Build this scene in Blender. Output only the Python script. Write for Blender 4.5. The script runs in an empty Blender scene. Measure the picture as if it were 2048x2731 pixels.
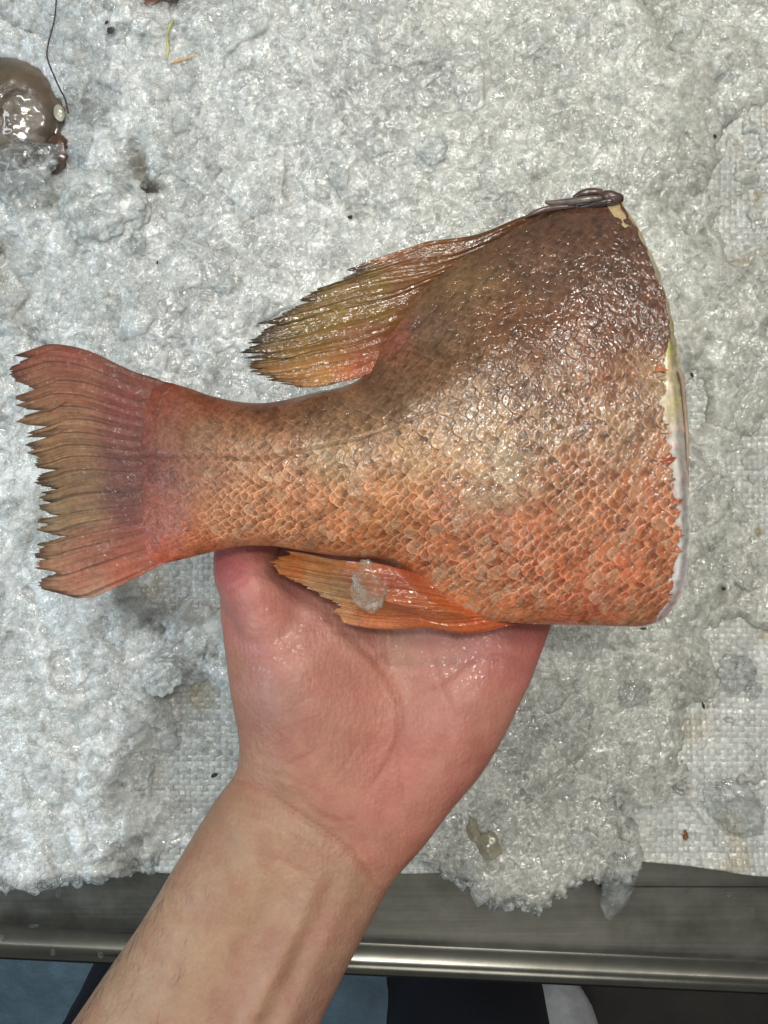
import bpy, bmesh, math, random
import numpy as np
from mathutils import Vector, Matrix, noise as mnoise

random.seed(7)
rng = np.random.default_rng(7)
SC = bpy.context.scene
COL = SC.collection

# ------------------------------------------------------------------ camera
W, H = 2048.0, 2731.0
CAMZ = 0.47
VFOV = math.radians(50)
F = (H / 2) / math.tan(VFOV / 2)
cd = bpy.data.cameras.new('camera')
cam = bpy.data.objects.new('camera', cd)
COL.objects.link(cam)
cam.location = (0, 0, CAMZ)
cam.rotation_euler = (0, 0, 0)
cd.sensor_fit = 'VERTICAL'
cd.sensor_height = 36
cd.lens = 18 / math.tan(VFOV / 2)
cd.clip_start = 0.01
cd.clip_end = 20
SC.camera = cam

# ------------------------------------------------------------------ light
SC.view_settings.view_transform = 'Standard'
SC.view_settings.look = 'None'
SC.view_settings.gamma = 1
SC.view_settings.exposure = 0.0
SC.view_settings.use_curve_mapping = False
w = bpy.data.worlds.new('World')
SC.world = w
w.use_nodes = True
w.node_tree.nodes['Background'].inputs[0].default_value = (0.95, 0.985, 0.95, 1)
w.node_tree.nodes['Background'].inputs[1].default_value = 0.22
SC.cycles.use_denoising = True
SC.cycles.max_bounces = 10
SC.cycles.transparent_max_bounces = 24
SC.cycles.transmission_bounces = 8
SC.cycles.caustics_reflective = False
SC.cycles.caustics_refractive = True
SC.cycles.sample_clamp_indirect = 2.0
SC.cycles.blur_glossy = 1.0


def lamp(name, loc, target, size, power, color, shape='DISK'):
    d = bpy.data.lights.new(name, 'AREA')
    d.shape = shape
    if shape == 'RECTANGLE':
        d.size, d.size_y = size
    else:
        d.size = size
    d.energy = power
    d.color = color
    o = bpy.data.objects.new(name, d)
    COL.objects.link(o)
    o.location = loc
    v = Vector(target) - Vector(loc)
    o.rotation_euler = v.to_track_quat('-Z', 'Y').to_euler()
    return o


lamp('ceiling_tube', (0.02, 0.24, 1.5), (0, 0, 0.05), (0.36, 0.10), 7.0, (1.0, 0.965, 0.90), 'RECTANGLE')
lamp('ceiling_tube', (0.50, 0.42, 1.4), (0, 0, 0.05), (0.36, 0.10), 5.0, (1.0, 0.955, 0.88), 'RECTANGLE')
lamp('ceiling_tube', (0.05, 0.92, 1.4), (0, 0, 0.05), (0.36, 0.10), 6.5, (1.0, 0.955, 0.88), 'RECTANGLE')
lamp('ceiling_tube', (-0.50, 0.45, 1.4), (0, 0, 0.05), (0.36, 0.10), 2.5, (0.95, 0.98, 1.0), 'RECTANGLE')
lamp('blue_side_fill', (-0.85, -0.25, 0.6), (-0.17, -0.08, 0.0), 0.5, 4.2, (0.62, 0.82, 1.0))  # unseen bluish area light, added for the cool cast at the left
lamp('soft_front_fill', (0.15, -1.25, 1.6), (0, 0, 0), 0.6, 4.5, (1.0, 0.97, 0.92))  # added fill, set on the near side to put a highlight on the rim

# ------------------------------------------------------------------ helpers


def PX(px, py, z):
    """picture position on the horizontal plane of height z -> metres"""
    k = (CAMZ - z) / F
    return (np.asarray(px, float) - W / 2) * k, -(np.asarray(py, float) - H / 2) * k


def s2l(c):
    c = np.asarray(c, float) / 255.0
    return np.where(c <= 0.04045, c / 12.92, ((c + 0.055) / 1.055) ** 2.4)


def lattice(seed, n=256):
    return np.random.default_rng(seed).random((n, n))


_L = {}


def vnoise(x, y, seed=0):
    if seed not in _L:
        _L[seed] = lattice(seed)
    g = _L[seed]
    n = g.shape[0]
    xi = np.floor(x).astype(int)
    yi = np.floor(y).astype(int)
    fx = x - xi
    fy = y - yi
    fx = fx * fx * (3 - 2 * fx)
    fy = fy * fy * (3 - 2 * fy)
    a = g[xi % n, yi % n]
    b = g[(xi + 1) % n, yi % n]
    c = g[xi % n, (yi + 1) % n]
    d = g[(xi + 1) % n, (yi + 1) % n]
    return (a * (1 - fx) + b * fx) * (1 - fy) + (c * (1 - fx) + d * fx) * fy


def fbm(x, y, seed=0, oct=4, gain=0.5):
    s = 0
    a = 1
    t = 0
    for i in range(oct):
        s = s + a * vnoise(x * 2 ** i + 13.7 * i, y * 2 ** i + 7.1 * i, seed + i)
        t += a
        a *= gain
    return s / t


def worley(x, y, seed=0):
    """-> distance to nearest, second nearest, cell id value, offset vector"""
    if seed not in _L:
        _L[seed] = lattice(seed)
    if seed + 500 not in _L:
        _L[seed + 500] = lattice(seed + 500)
    gx, gy = _L[seed], _L[seed + 500]
    n = gx.shape[0]
    xi = np.floor(x).astype(int)
    yi = np.floor(y).astype(int)
    d1 = np.full(x.shape, 9.0)
    d2 = np.full(x.shape, 9.0)
    cid = np.zeros(x.shape)
    ox = np.zeros(x.shape)
    oy = np.zeros(x.shape)
    for i in (-1, 0, 1):
        for j in (-1, 0, 1):
            a, b = (xi + i) % n, (yi + j) % n
            dx = xi + i + gx[a, b] - x
            dy = yi + j + gy[a, b] - y
            d = np.sqrt(dx * dx + dy * dy)
            m = d < d1
            d2 = np.where(m, d1, np.minimum(d2, d))
            d1 = np.where(m, d, d1)
            cid = np.where(m, gx[(a * 7 + 3) % n, (b * 5 + 1) % n], cid)
            ox = np.where(m, dx, ox)
            oy = np.where(m, dy, oy)
    return d1, d2, cid, ox, oy


def smooth(a, b, x):
    t = np.clip((x - a) / (b - a), 0, 1)
    return t * t * (3 - 2 * t)


def curve(pts, t, power=1.0):
    """smooth curve through pts, t in 0..1 by arc length (Catmull-Rom resampled)"""
    p = np.array(pts, float)
    q = np.vstack([2 * p[0] - p[1], p, 2 * p[-1] - p[-2]])
    out = []
    for i in range(1, len(q) - 2):
        u = np.linspace(0, 1, 16, endpoint=False)[:, None]
        a, b, c, d = q[i - 1], q[i], q[i + 1], q[i + 2]
        out.append(0.5 * ((2 * b) + (-a + c) * u + (2 * a - 5 * b + 4 * c - d) * u ** 2 + (-a + 3 * b - 3 * c + d) * u ** 3))
    out = np.vstack(out + [p[-1:]])
    L = np.concatenate([[0], np.cumsum(np.linalg.norm(np.diff(out[:, :2], axis=0), axis=1))])
    L /= L[-1]
    return np.stack([np.interp(t, L, out[:, k]) for k in range(out.shape[1])], -1)


def linear(pts, t, axis=None):
    p = np.array(pts, float)
    if axis is None:
        L = np.concatenate([[0], np.cumsum(np.linalg.norm(np.diff(p, axis=0), axis=1))])
    else:
        v = np.maximum.accumulate(p[:, axis] + np.arange(len(p)) * 1e-3)
        L = v - v[0]
    L = L / L[-1]
    return np.stack([np.interp(t, L, p[:, k]) for k in range(p.shape[1])], -1)


def coons(left, right, top, bottom, u, v):
    """left/right: (nv,2) curves; top/bottom: (nu,2); u across left->right, v top->bottom; result (nv,nu,2)"""
    U = u[None, :, None]
    V = v[:, None, None]
    a = left[:, None, :] * (1 - U) + right[:, None, :] * U
    b = top[None] * (1 - V) + bottom[None] * V
    c = (left[0] * (1 - U) * (1 - V) + right[0] * U * (1 - V) + left[-1] * (1 - U) * V + right[-1] * U * V)
    return a + b - c


def idw(X, Y, anchors, p=2.2, sx=1.0, sy=1.0):
    num = np.zeros(X.shape + (3,))
    den = np.zeros(X.shape)
    for (ax, ay, c) in anchors:
        d = ((X - ax) * sx) ** 2 + ((Y - ay) * sy) ** 2 + 900
        wt = d ** (-p)
        wt = wt * 1e8
        num += wt[..., None] * s2l(c)
        den += wt
    return num / den[..., None]


def link(name, me, mats, parent=None, smooth_=True):
    o = bpy.data.objects.new(name, me)
    COL.objects.link(o)
    for m in (mats if isinstance(mats, (list, tuple)) else [mats]):
        me.materials.append(m)
    if smooth_ and len(me.polygons):
        me.polygons.foreach_set('use_smooth', [True] * len(me.polygons))
    if parent is not None:
        o.parent = parent
        o.matrix_parent_inverse = Matrix.Translation(-parent.location)
    return o


def tag(o, label=None, cat=None, group=None, kind=None):
    if label:
        o['label'] = label
    if cat:
        o['category'] = cat
    if group:
        o['group'] = group
    if kind:
        o['kind'] = kind
    return o


def empty(name, loc, label, cat, group=None):
    o = bpy.data.objects.new(name, None)
    COL.objects.link(o)
    o.location = loc
    o.empty_display_size = 0.01
    return tag(o, label, cat, group)


def raw_mesh(name, verts, quads, col=None, extra=None, tris=None):
    me = bpy.data.meshes.new(name)
    verts = np.asarray(verts, np.float32).reshape(-1, 3)
    me.vertices.add(len(verts))
    me.vertices.foreach_set('co', verts.ravel())
    polys = []
    sizes = []
    if quads is not None and len(quads):
        q = np.asarray(quads, np.int32).reshape(-1, 4)
        polys.append(q.ravel())
        sizes.append(np.full(len(q), 4, np.int32))
    if tris is not None and len(tris):
        t = np.asarray(tris, np.int32).reshape(-1, 3)
        polys.append(t.ravel())
        sizes.append(np.full(len(t), 3, np.int32))
    loops = np.concatenate(polys)
    sizes = np.concatenate(sizes)
    me.loops.add(len(loops))
    me.loops.foreach_set('vertex_index', loops)
    me.polygons.add(len(sizes))
    st = np.concatenate([[0], np.cumsum(sizes)[:-1]]).astype(np.int32)
    me.polygons.foreach_set('loop_start', st)
    me.update(calc_edges=True)
    me.validate()
    if col is not None:
        c = np.asarray(col, np.float32).reshape(-1, 3)
        a = me.color_attributes.new('Col', 'FLOAT_COLOR', 'POINT')
        a.data.foreach_set('color', np.hstack([c, np.ones((len(c), 1), np.float32)]).ravel())
    for k, v in (extra or {}).items():
        a = me.attributes.new(k, 'FLOAT', 'POINT')
        a.data.foreach_set('value', np.asarray(v, np.float32).ravel())
    return me


def grid_faces(n, m, off=0, flip=False, wrap=False):
    i = np.arange(n - 1)[:, None]
    if wrap:
        j = np.arange(m)[None, :]
        j2 = (j + 1) % m
    else:
        j = np.arange(m - 1)[None, :]
        j2 = j + 1
    a = i * m + j + off
    b = i * m + j2 + off
    c = (i + 1) * m + j2 + off
    d = (i + 1) * m + j + off
    q = np.stack([a, b, c, d] if not flip else [d, c, b, a], -1).reshape(-1, 4)
    return q


def closed_sheet(name, X, Y, Ztop, Zbot, col, parent, mat, extra=None):
    """two grids joined round the border"""
    n, m = X.shape
    vt = np.stack([X, Y, Ztop], -1).reshape(-1, 3)
    vb = np.stack([X, Y, Zbot], -1).reshape(-1, 3)
    q1 = grid_faces(n, m)
    q2 = grid_faces(n, m, n * m, True)
    border = np.concatenate([np.arange(m), np.arange(1, n) * m + m - 1, (n - 1) * m + np.arange(m - 2, -1, -1), np.arange(n - 2, 0, -1) * m])
    b2 = np.roll(border, -1)
    q3 = np.stack([b2, border, border + n * m, b2 + n * m], -1)
    c = np.asarray(col).reshape(-1, 3)
    ex = {k: np.concatenate([np.ravel(v), np.ravel(v)]) for k, v in (extra or {}).items()}
    me = raw_mesh(name, np.vstack([vt, vb]), np.vstack([q1, q2, q3]), np.vstack([c, c]), ex)
    bm = bmesh.new()
    bm.from_mesh(me)
    # orient outwards
    bmesh.ops.recalc_face_normals(bm, faces=bm.faces)
    bm.to_mesh(me)
    bm.free()
    return link(name, me, mat, parent)


# ------------------------------------------------------------------ materials


class NT:
    def __init__(self, name):
        self.m = bpy.data.materials.new(name)
        self.m.use_nodes = True
        self.t = self.m.node_tree
        self.b = self.t.nodes['Principled BSDF']

    def n(self, typ, **kw):
        nd = self.t.nodes.new(typ)
        for k, v in kw.items():
            setattr(nd, k, v)
        return nd

    def l(self, a, b):
        self.t.links.new(a, b)

    def setp(self, **kw):
        for k, v in kw.items():
            self.b.inputs[k.replace('_', ' ')].default_value = v

    def noise(self, scale, detail=4, rough=0.55, dist=0.0, vec=None):
        nd = self.n('ShaderNodeTexNoise')
        nd.inputs['Scale'].default_value = scale
        nd.inputs['Detail'].default_value = detail
        nd.inputs['Roughness'].default_value = rough
        nd.inputs['Distortion'].default_value = dist
        self.l(vec if vec is not None else self.coord(), nd.inputs['Vector'])
        return nd

    def vor(self, scale, feature='F1', vec=None):
        nd = self.n('ShaderNodeTexVoronoi', feature=feature)
        nd.inputs['Scale'].default_value = scale
        self.l(vec if vec is not None else self.coord(), nd.inputs['Vector'])
        return nd

    def coord(self):
        if not hasattr(self, '_c'):
            self._c = self.n('ShaderNodeTexCoord').outputs['Object']
        return self._c

    def scaled(self, s, rot=(0, 0, 0)):
        mp = self.n('ShaderNodeMapping')
        mp.inputs['Scale'].default_value = s
        mp.inputs['Rotation'].default_value = rot
        self.l(self.coord(), mp.inputs['Vector'])
        return mp.outputs[0]

    def ramp(self, src, stops):
        r = self.n('ShaderNodeValToRGB')
        while len(r.color_ramp.elements) < len(stops):
            r.color_ramp.elements.new(0.5)
        for e, (p, c) in zip(r.color_ramp.elements, stops):
            e.position = p
            if not hasattr(c, '__len__'):
                c = (c, c, c)
            e.color = (*c, 1)
        self.l(src, r.inputs[0])
        return r.outputs[0]

    def math(self, op, a, b=None):
        m = self.n('ShaderNodeMath', operation=op)
        for i, x in enumerate((a, b)):
            if x is None:
                continue
            if isinstance(x, (int, float)):
                m.inputs[i].default_value = x
            else:
                self.l(x, m.inputs[i])
        return m.outputs[0]

    def mix(self, fac, a, b, blend='MIX'):
        m = self.n('ShaderNodeMix', data_type='RGBA', blend_type=blend)
        for s, x in ((m.inputs[0], fac), (m.inputs[6], a), (m.inputs[7], b)):
            if isinstance(x, (int, float)):
                s.default_value = x
            elif isinstance(x, tuple):
                s.default_value = (*x, 1)
            else:
                self.l(x, s)
        return m.outputs[2]

    def attr(self, name):
        a = self.n('ShaderNodeAttribute')
        a.attribute_name = name
        return a

    def bump(self, height, dist, strength=1.0, prev=None):
        b = self.n('ShaderNodeBump')
        b.inputs['Strength'].default_value = strength
        b.inputs['Distance'].default_value = dist
        self.l(height, b.inputs['Height'])
        if prev is not None:
            self.l(prev, b.inputs['Normal'])
        return b.outputs[0]


def mat_ice():
    t = NT('crushed_ice')
    col = t.attr('Col').outputs['Color']
    n1 = t.noise(420, 3, 0.65, 1.2)
    n2 = t.noise(160, 4, 0.6, 0.8)
    r1 = t.ramp(n1.outputs[0], [(0.32, 0.84), (0.52, 0.98), (0.60, 1.12), (0.68, 1.55)])
    r2 = t.ramp(n2.outputs[0], [(0.30, 0.88), (0.55, 1.02), (0.75, 1.08)])
    c = t.mix(1.0, col, r1, 'MULTIPLY')
    c = t.mix(1.0, c, r2, 'MULTIPLY')
    t.l(c, t.b.inputs['Base Color'])
    t.setp(Roughness=0.35, IOR=1.31)
    t.setp(Subsurface_Weight=1.0, Subsurface_Scale=0.010)
    t.b.inputs['Subsurface Radius'].default_value = (0.9, 1.0, 1.0)
    h = t.bump(n1.outputs[0], 0.0008, 0.5)
    t.l(h, t.b.inputs['Normal'])
    h = t.bump(t.noise(420, 2.5, 0.55, 0.5).outputs[0], 0.0009, 1.0)
    t.l(h, t.b.inputs['Coat Normal'])
    t.l(t.ramp(n2.outputs[0], [(0.42, 0.10), (0.58, 1.0)]), t.b.inputs['Coat Weight'])
    t.setp(Coat_Roughness=0.10, Coat_IOR=1.9)
    return t.m


def mat_clear_ice(name='clear_ice', rough=0.04, alpha=0.22, tint=(0.80, 0.83, 0.84)):
    """see-through lump: more opaque where the surface turns away (the long way through the ice)"""
    t = NT(name)
    t.setp(Base_Color=(*tint, 1), Roughness=rough, IOR=1.45, Coat_Weight=1.0, Coat_Roughness=0.05, Coat_IOR=1.5)
    n = t.noise(260, 2, 0.6)
    w2 = t.noise(150, 4, 0.6, 1.0)
    lw = t.n('ShaderNodeLayerWeight')
    lw.inputs['Blend'].default_value = 0.35
    streak = t.ramp(w2.outputs[0], [(0.45, 0.0), (0.72, 0.45)])
    a1 = t.math('ADD', t.math('MULTIPLY', lw.outputs['Facing'], 0.45), streak)
    a2 = t.math('MINIMUM', t.math('ADD', a1, alpha), 1.0)
    t.l(a2, t.b.inputs['Alpha'])
    t.l(t.bump(n.outputs[0], 0.0012, 0.7), t.b.inputs['Normal'])
    t.l(t.bump(t.noise(330, 1.5, 0.5, 0.6).outputs[0], 0.0012, 0.9), t.b.inputs['Coat Normal'])
    return t.m


def mat_glass_ice(name='glassy_ice', milk=0.45):
    t = NT(name)
    t.setp(Base_Color=(0.96, 0.98, 0.98, 1), Roughness=0.03, IOR=1.31, Transmission_Weight=1.0, Coat_Weight=1.0, Coat_Roughness=0.10, Coat_IOR=1.6)
    t.l(t.bump(t.noise(240, 2, 0.5).outputs[0], 0.0012, 0.6), t.b.inputs['Normal'])
    t.l(t.bump(t.noise(300, 1.5, 0.5, 0.5).outputs[0], 0.0010, 1.0), t.b.inputs['Coat Normal'])
    tr = t.n('ShaderNodeBsdfTransparent')
    tr.inputs[0].default_value = (0.97, 0.98, 0.98, 1)
    df = t.n('ShaderNodeBsdfDiffuse')
    df.inputs[0].default_value = (0.75, 0.77, 0.77, 1)
    m1 = t.n('ShaderNodeMixShader')
    m1.inputs[0].default_value = 0.45
    m2 = t.n('ShaderNodeMixShader')
    t.l(t.ramp(t.noise(130, 4, 0.65, 1.0).outputs[0], [(0.48, 0.02), (0.72, milk)]), m2.inputs[0])
    t.l(t.b.outputs[0], m1.inputs[1])
    t.l(tr.outputs[0], m1.inputs[2])
    t.l(m1.outputs[0], m2.inputs[1])
    t.l(df.outputs[0], m2.inputs[2])
    t.l(m2.outputs[0], t.t.nodes['Material Output'].inputs['Surface'])
    return t.m


def mat_frost():
    t = NT('frosty_ice')
    n1 = t.noise(420, 3, 0.65, 1.2)
    n2 = t.noise(140, 4, 0.6, 0.8)
    c = t.mix(1.0, t.ramp(n1.outputs[0], [(0.32, 0.50), (0.52, 0.66), (0.66, 0.80)]), t.ramp(n2.outputs[0], [(0.3, (0.74, 0.79, 0.77)), (0.7, (1.05, 1.10, 1.05))]), 'MULTIPLY')
    t.l(c, t.b.inputs['Base Color'])
    t.setp(Roughness=0.35, Coat_Weight=1.0, Coat_Roughness=0.12, Coat_IOR=1.6)
    t.l(t.ramp(n2.outputs[0], [(0.40, 0.30), (0.62, 0.85)]), t.b.inputs['Alpha'])
    t.l(t.bump(n1.outputs[0], 0.0010, 0.7), t.b.inputs['Normal'])
    t.l(t.bump(t.noise(330, 1.5, 0.5, 0.6).outputs[0], 0.0010, 1.0), t.b.inputs['Coat Normal'])
    return t.m


def mat_shard():
    """small see-through chips with flat wet facets"""
    t = NT('ice_chips')
    t.setp(Base_Color=(0.74, 0.76, 0.73, 1), Roughness=0.10, IOR=2.0)
    lw = t.n('ShaderNodeLayerWeight')
    lw.inputs['Blend'].default_value = 0.4
    n = t.noise(500, 2, 0.6)
    a1 = t.math('ADD', t.math('MULTIPLY', lw.outputs['Facing'], 0.50), t.ramp(n.outputs[0], [(0.45, 0.03), (0.65, 0.22)]))
    t.l(t.math('MINIMUM', a1, 1.0), t.b.inputs['Alpha'])
    return t.m


def mat_sheet():
    t = NT('woven_plastic')
    col = t.attr('Col').outputs['Color']
    n = t.noise(260, 5, 0.65)
    r = t.ramp(n.outputs[0], [(0.3, 0.78), (0.6, 1.08)])
    t.l(t.mix(1.0, col, r, 'MULTIPLY'), t.b.inputs['Base Color'])
    t.setp(Roughness=0.35, IOR=1.45)
    t.l(t.bump(t.noise(700, 4, 0.7).outputs[0], 0.0008, 0.5), t.b.inputs['Normal'])
    t.l(t.ramp(n.outputs[0], [(0.42, 0.2), (0.58, 1.0)]), t.b.inputs['Coat Weight'])
    t.setp(Coat_Roughness=0.13)
    t.l(t.bump(t.noise(300, 1.5, 0.5, 0.5).outputs[0], 0.0008, 1.0), t.b.inputs['Coat Normal'])
    return t.m


def mat_fish():
    t = NT('wet_scaly_skin')
    col = t.attr('Col').outputs['Color']
    n1 = t.noise(700, 2, 0.6, 1.0)
    n2 = t.noise(300, 3, 0.65, 1.0)
    r1 = t.ramp(n1.outputs[0], [(0.3, 0.78), (0.7, 1.24)])
    r2 = t.ramp(n2.outputs[0], [(0.3, 0.74), (0.5, 1.0), (0.72, 1.28)])
    c = t.mix(1.0, col, r1, 'MULTIPLY')
    c = t.mix(1.0, c, r2, 'MULTIPLY')
    t.l(c, t.b.inputs['Base Color'])
    wet = t.attr('wet').outputs['Fac']
    t.setp(IOR=1.45, Specular_IOR_Level=0.2, Coat_IOR=1.7)
    t.l(t.math('SUBTRACT', 0.50, t.math('MULTIPLY', wet, 0.14)), t.b.inputs['Roughness'])
    t.l(t.math('MULTIPLY', wet, 1.0), t.b.inputs['Coat Weight'])
    t.setp(Coat_Roughness=0.11)
    t.setp(Subsurface_Weight=0.08, Subsurface_Scale=0.002)
    t.l(t.math('MULTIPLY', t.attr('silver').outputs['Fac'], 0.12), t.b.inputs['Metallic'])
    h = t.bump(n1.outputs[0], 0.0004, 0.5)
    h = t.bump(n2.outputs[0], 0.0006, 0.5, h)
    t.l(h, t.b.inputs['Normal'])
    h2 = t.bump(t.noise(400, 2.0, 0.5, 0.7).outputs[0], 0.0008, 1.0)
    t.l(h2, t.b.inputs['Coat Normal'])
    return t.m


def mat_fin():
    t = NT('fin_membrane')
    col = t.attr('Col').outputs['Color']
    n1 = t.noise(700, 5, 0.65)
    r1 = t.ramp(n1.outputs[0], [(0.3, 0.75), (0.7, 1.22)])
    t.l(t.mix(1.0, col, r1, 'MULTIPLY'), t.b.inputs['Base Color'])
    wet = t.attr('wet').outputs['Fac']
    t.l(wet, t.b.inputs['Coat Weight'])
    t.setp(Roughness=0.45, Specular_IOR_Level=0.2, Coat_Roughness=0.13, Subsurface_Weight=0.2, Subsurface_Scale=0.0015)
    h = t.bump(n1.outputs[0], 0.0006, 0.5)
    t.l(h, t.b.inputs['Normal'])
    h2 = t.bump(t.noise(330, 1.5, 0.5, 0.5).outputs[0], 0.0008, 1.0)
    t.l(h2, t.b.inputs['Coat Normal'])
    return t.m


def mat_flesh():
    t = NT('white_flesh')
    col = t.attr('Col').outputs['Color']
    n1 = t.noise(300, 5, 0.6)
    r1 = t.ramp(n1.outputs[0], [(0.3, 0.82), (0.7, 1.12)])
    t.l(t.mix(1.0, col, r1, 'MULTIPLY'), t.b.inputs['Base Color'])
    t.setp(Roughness=0.3, Coat_Weight=0.5, Coat_Roughness=0.1, Subsurface_Weight=0.3, Subsurface_Scale=0.003)
    t.l(t.bump(n1.outputs[0], 0.001, 0.5), t.b.inputs['Normal'])
    return t.m


def mat_skin():
    t = NT('skin')
    col = t.attr('Col').outputs['Color']
    n1 = t.noise(90, 5, 0.6, 0.4)
    n2 = t.noise(900, 4, 0.6)
    r1 = t.ramp(n1.outputs[0], [(0.30, (0.92, 0.86, 0.85)), (0.5, (1, 1, 1)), (0.70, (1.07, 1.12, 1.11))])
    r2 = t.ramp(n2.outputs[0], [(0.3, 0.94), (0.7, 1.06)])
    c = t.mix(1.0, col, r1, 'MULTIPLY')
    c = t.mix(1.0, c, r2, 'MULTIPLY')
    t.l(c, t.b.inputs['Base Color'])
    t.setp(Roughness=0.48, IOR=1.4, Subsurface_Weight=0.22, Subsurface_Scale=0.004)
    t.b.inputs['Subsurface Radius'].default_value = (1.0, 0.35, 0.2)
    # fine crossing skin lines
    a = t.noise(1.0, 3, 0.5, 0.6, t.scaled((900, 180, 180), (0, 0, 0.6)))
    b = t.noise(1.0, 3, 0.5, 0.6, t.scaled((800, 160, 160), (0, 0, -0.75)))
    v = t.vor(700)
    h = t.bump(a.outputs[0], 0.0004, 0.35)
    h = t.bump(b.outputs[0], 0.0004, 0.35, h)
    h = t.bump(v.outputs['Distance'], 0.0003, 0.5, h)
    t.l(h, t.b.inputs['Normal'])
    wet = t.attr('wet').outputs['Fac']
    dots = t.ramp(t.noise(520, 2, 0.5, 0.5).outputs[0], [(0.50, 0.0), (0.60, 1.0)])
    t.l(t.math('MULTIPLY', t.math('ADD', wet, 0.06), dots), t.b.inputs['Coat Weight'])
    t.setp(Coat_Roughness=0.14, Coat_IOR=1.5)
    h2 = t.bump(t.noise(360, 1.5, 0.5, 0.5).outputs[0], 0.0009, 1.0)
    t.l(h2, t.b.inputs['Coat Normal'])
    return t.m


def mat_steel():
    t = NT('brushed_steel')
    n = t.noise(1.0, 5, 0.65, 0, t.scaled((18, 900, 900), (0, 0, 0.046)))
    n2 = t.noise(45, 6, 0.65)
    c = t.ramp(n2.outputs[0], [(0.30, (0.082, 0.080, 0.068)), (0.55, (0.125, 0.122, 0.104)), (0.8, (0.18, 0.176, 0.152))])
    c2 = t.ramp(n.outputs[0], [(0.3, 0.85), (0.7, 1.1)])
    t.l(t.mix(1.0, c, c2, 'MULTIPLY'), t.b.inputs['Base Color'])
    t.setp(Metallic=0.9)
    t.l(t.ramp(n2.outputs[0], [(0.3, 0.34), (0.7, 0.5)]), t.b.inputs['Roughness'])
    t.l(t.bump(n.outputs[0], 0.0002, 0.25), t.b.inputs['Normal'])
    return t.m


def mat_simple(name, c, rough=0.6, nscale=60, amp=0.25, bump=0.0005, metallic=0.0, coat=0.0, nstr=0.5, sss=0.0):
    t = NT(name)
    n = t.noise(nscale, 5, 0.65)
    r = t.ramp(n.outputs[0], [(0.3, 1 - amp), (0.7, 1 + amp)])
    t.l(t.mix(1.0, tuple(c), r, 'MULTIPLY'), t.b.inputs['Base Color'])
    t.setp(Roughness=rough, Metallic=metallic, Coat_Weight=coat, Coat_Roughness=0.08)
    if sss:
        t.setp(Subsurface_Weight=sss, Subsurface_Scale=0.004)
    t.l(t.bump(n.outputs[0], bump, nstr), t.b.inputs['Normal'])
    return t.m


M_ICE = mat_ice()
M_CLEAR = mat_glass_ice()
M_FROST = mat_frost()
M_SHARD = mat_shard()
M_SHEET = mat_sheet()
M_FISH = mat_fish()
M_FIN = mat_fin()
M_FLESH = mat_flesh()
M_SKIN = mat_skin()
M_STEEL = mat_steel()

# ------------------------------------------------------------------ floor, mat, counter
FLZ = -0.85


def plane_mesh(name, x0, x1, y0, y1, z, mat, nx=2, ny=2, parent=None, bumpf=None, thick=0.0):
    X, Y = np.meshgrid(np.linspace(x0, x1, nx), np.linspace(y0, y1, ny))
    Z = np.full(X.shape, z, float)
    if bumpf:
        Z = Z + bumpf(X, Y)
    me = raw_mesh(name, np.stack([X, Y, Z], -1), grid_faces(ny, nx))
    return link(name, me, mat, parent)


tag(plane_mesh('floor', -4, 4, -4, 4, FLZ, mat_simple('dark_wet_floor', (0.012, 0.008, 0.006), 0.65, 14, 0.5, 0.004)), kind='structure')
mat_blue = mat_simple('pale_blue_plastic', (0.065, 0.115, 0.155), 0.5, 22, 0.35, 0.01)
fx0, _ = PX(-1800, 0, FLZ + 0.03)
fx1, _ = PX(1330, 0, FLZ + 0.03)
bmat = plane_mesh('plastic_mat', float(fx0), float(fx1), -1.2, -0.2, FLZ + 0.012, mat_blue, 60, 40,
                  bumpf=lambda X, Y: 0.008 * fbm(X * 9, Y * 9, 40))
tag(bmat, 'pale blue plastic mat on the floor below the steel counter', 'mat')

STZ = -0.014
kS = (CAMZ - STZ) / F
cnt = empty('steel_counter', (0, float(PX(0, 2400, STZ)[1]), STZ), 'long grey stainless steel counter ledge with a bright rolled front rim', 'counter')
# profile across the ledge: q picture pixels measured back from the front edge, height in metres
def prof_mesh(name, prof, m, xs=(-400, 2450), z0=STZ, base=(2566, 0.046), n=60, horizontal=False):
    xs = np.linspace(xs[0], xs[1], n)
    P = []
    for q, z in prof:
        for x in xs:
            y = base[0] + (0 if horizontal else base[1] * x) - q
            X, Y = PX(x, y, z0)
            P.append((X, Y, z0 + z))
    me = raw_mesh(name, P, grid_faces(len(prof), n))
    return link(name, me, m, cnt)


flat = [(900, 0), (300, 0), (200, 0), (140, 0.0), (112, -0.0003), (100, -0.0012), (92, -0.0016)]
prof_mesh('ledge', flat, M_STEEL)
rim = [(96, -0.0018), (80, -0.0022)]
for a in np.linspace(108, -10, 32):
    rim.append((36 - 44 * math.cos(math.radians(a)), -0.0078 + 0.0078 * math.sin(math.radians(a))))
rim += [(-8, -0.016), (-8, -0.05)]
M_RIM = mat_simple('polished_steel', (0.16, 0.156, 0.135), 0.24, 60, 0.15, 0.0002, metallic=1.0, nstr=0.2)
prof_mesh('rolled_rim', rim, M_RIM)
# a second, slightly higher inner strip seen at the right behind the ledge
strip = [(-5, -0.0001), (0, 0.0022), (6, 0.0028), (60, 0.0030), (200, 0.0030)]
prof_mesh('inner_strip', strip, M_STEEL, xs=(1600, 2450), base=(2362, 0), horizontal=True)
# drops of water on the steel
M_WATER = mat_clear_ice('water', 0.02, 0.0, (0.30, 0.30, 0.29))


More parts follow.
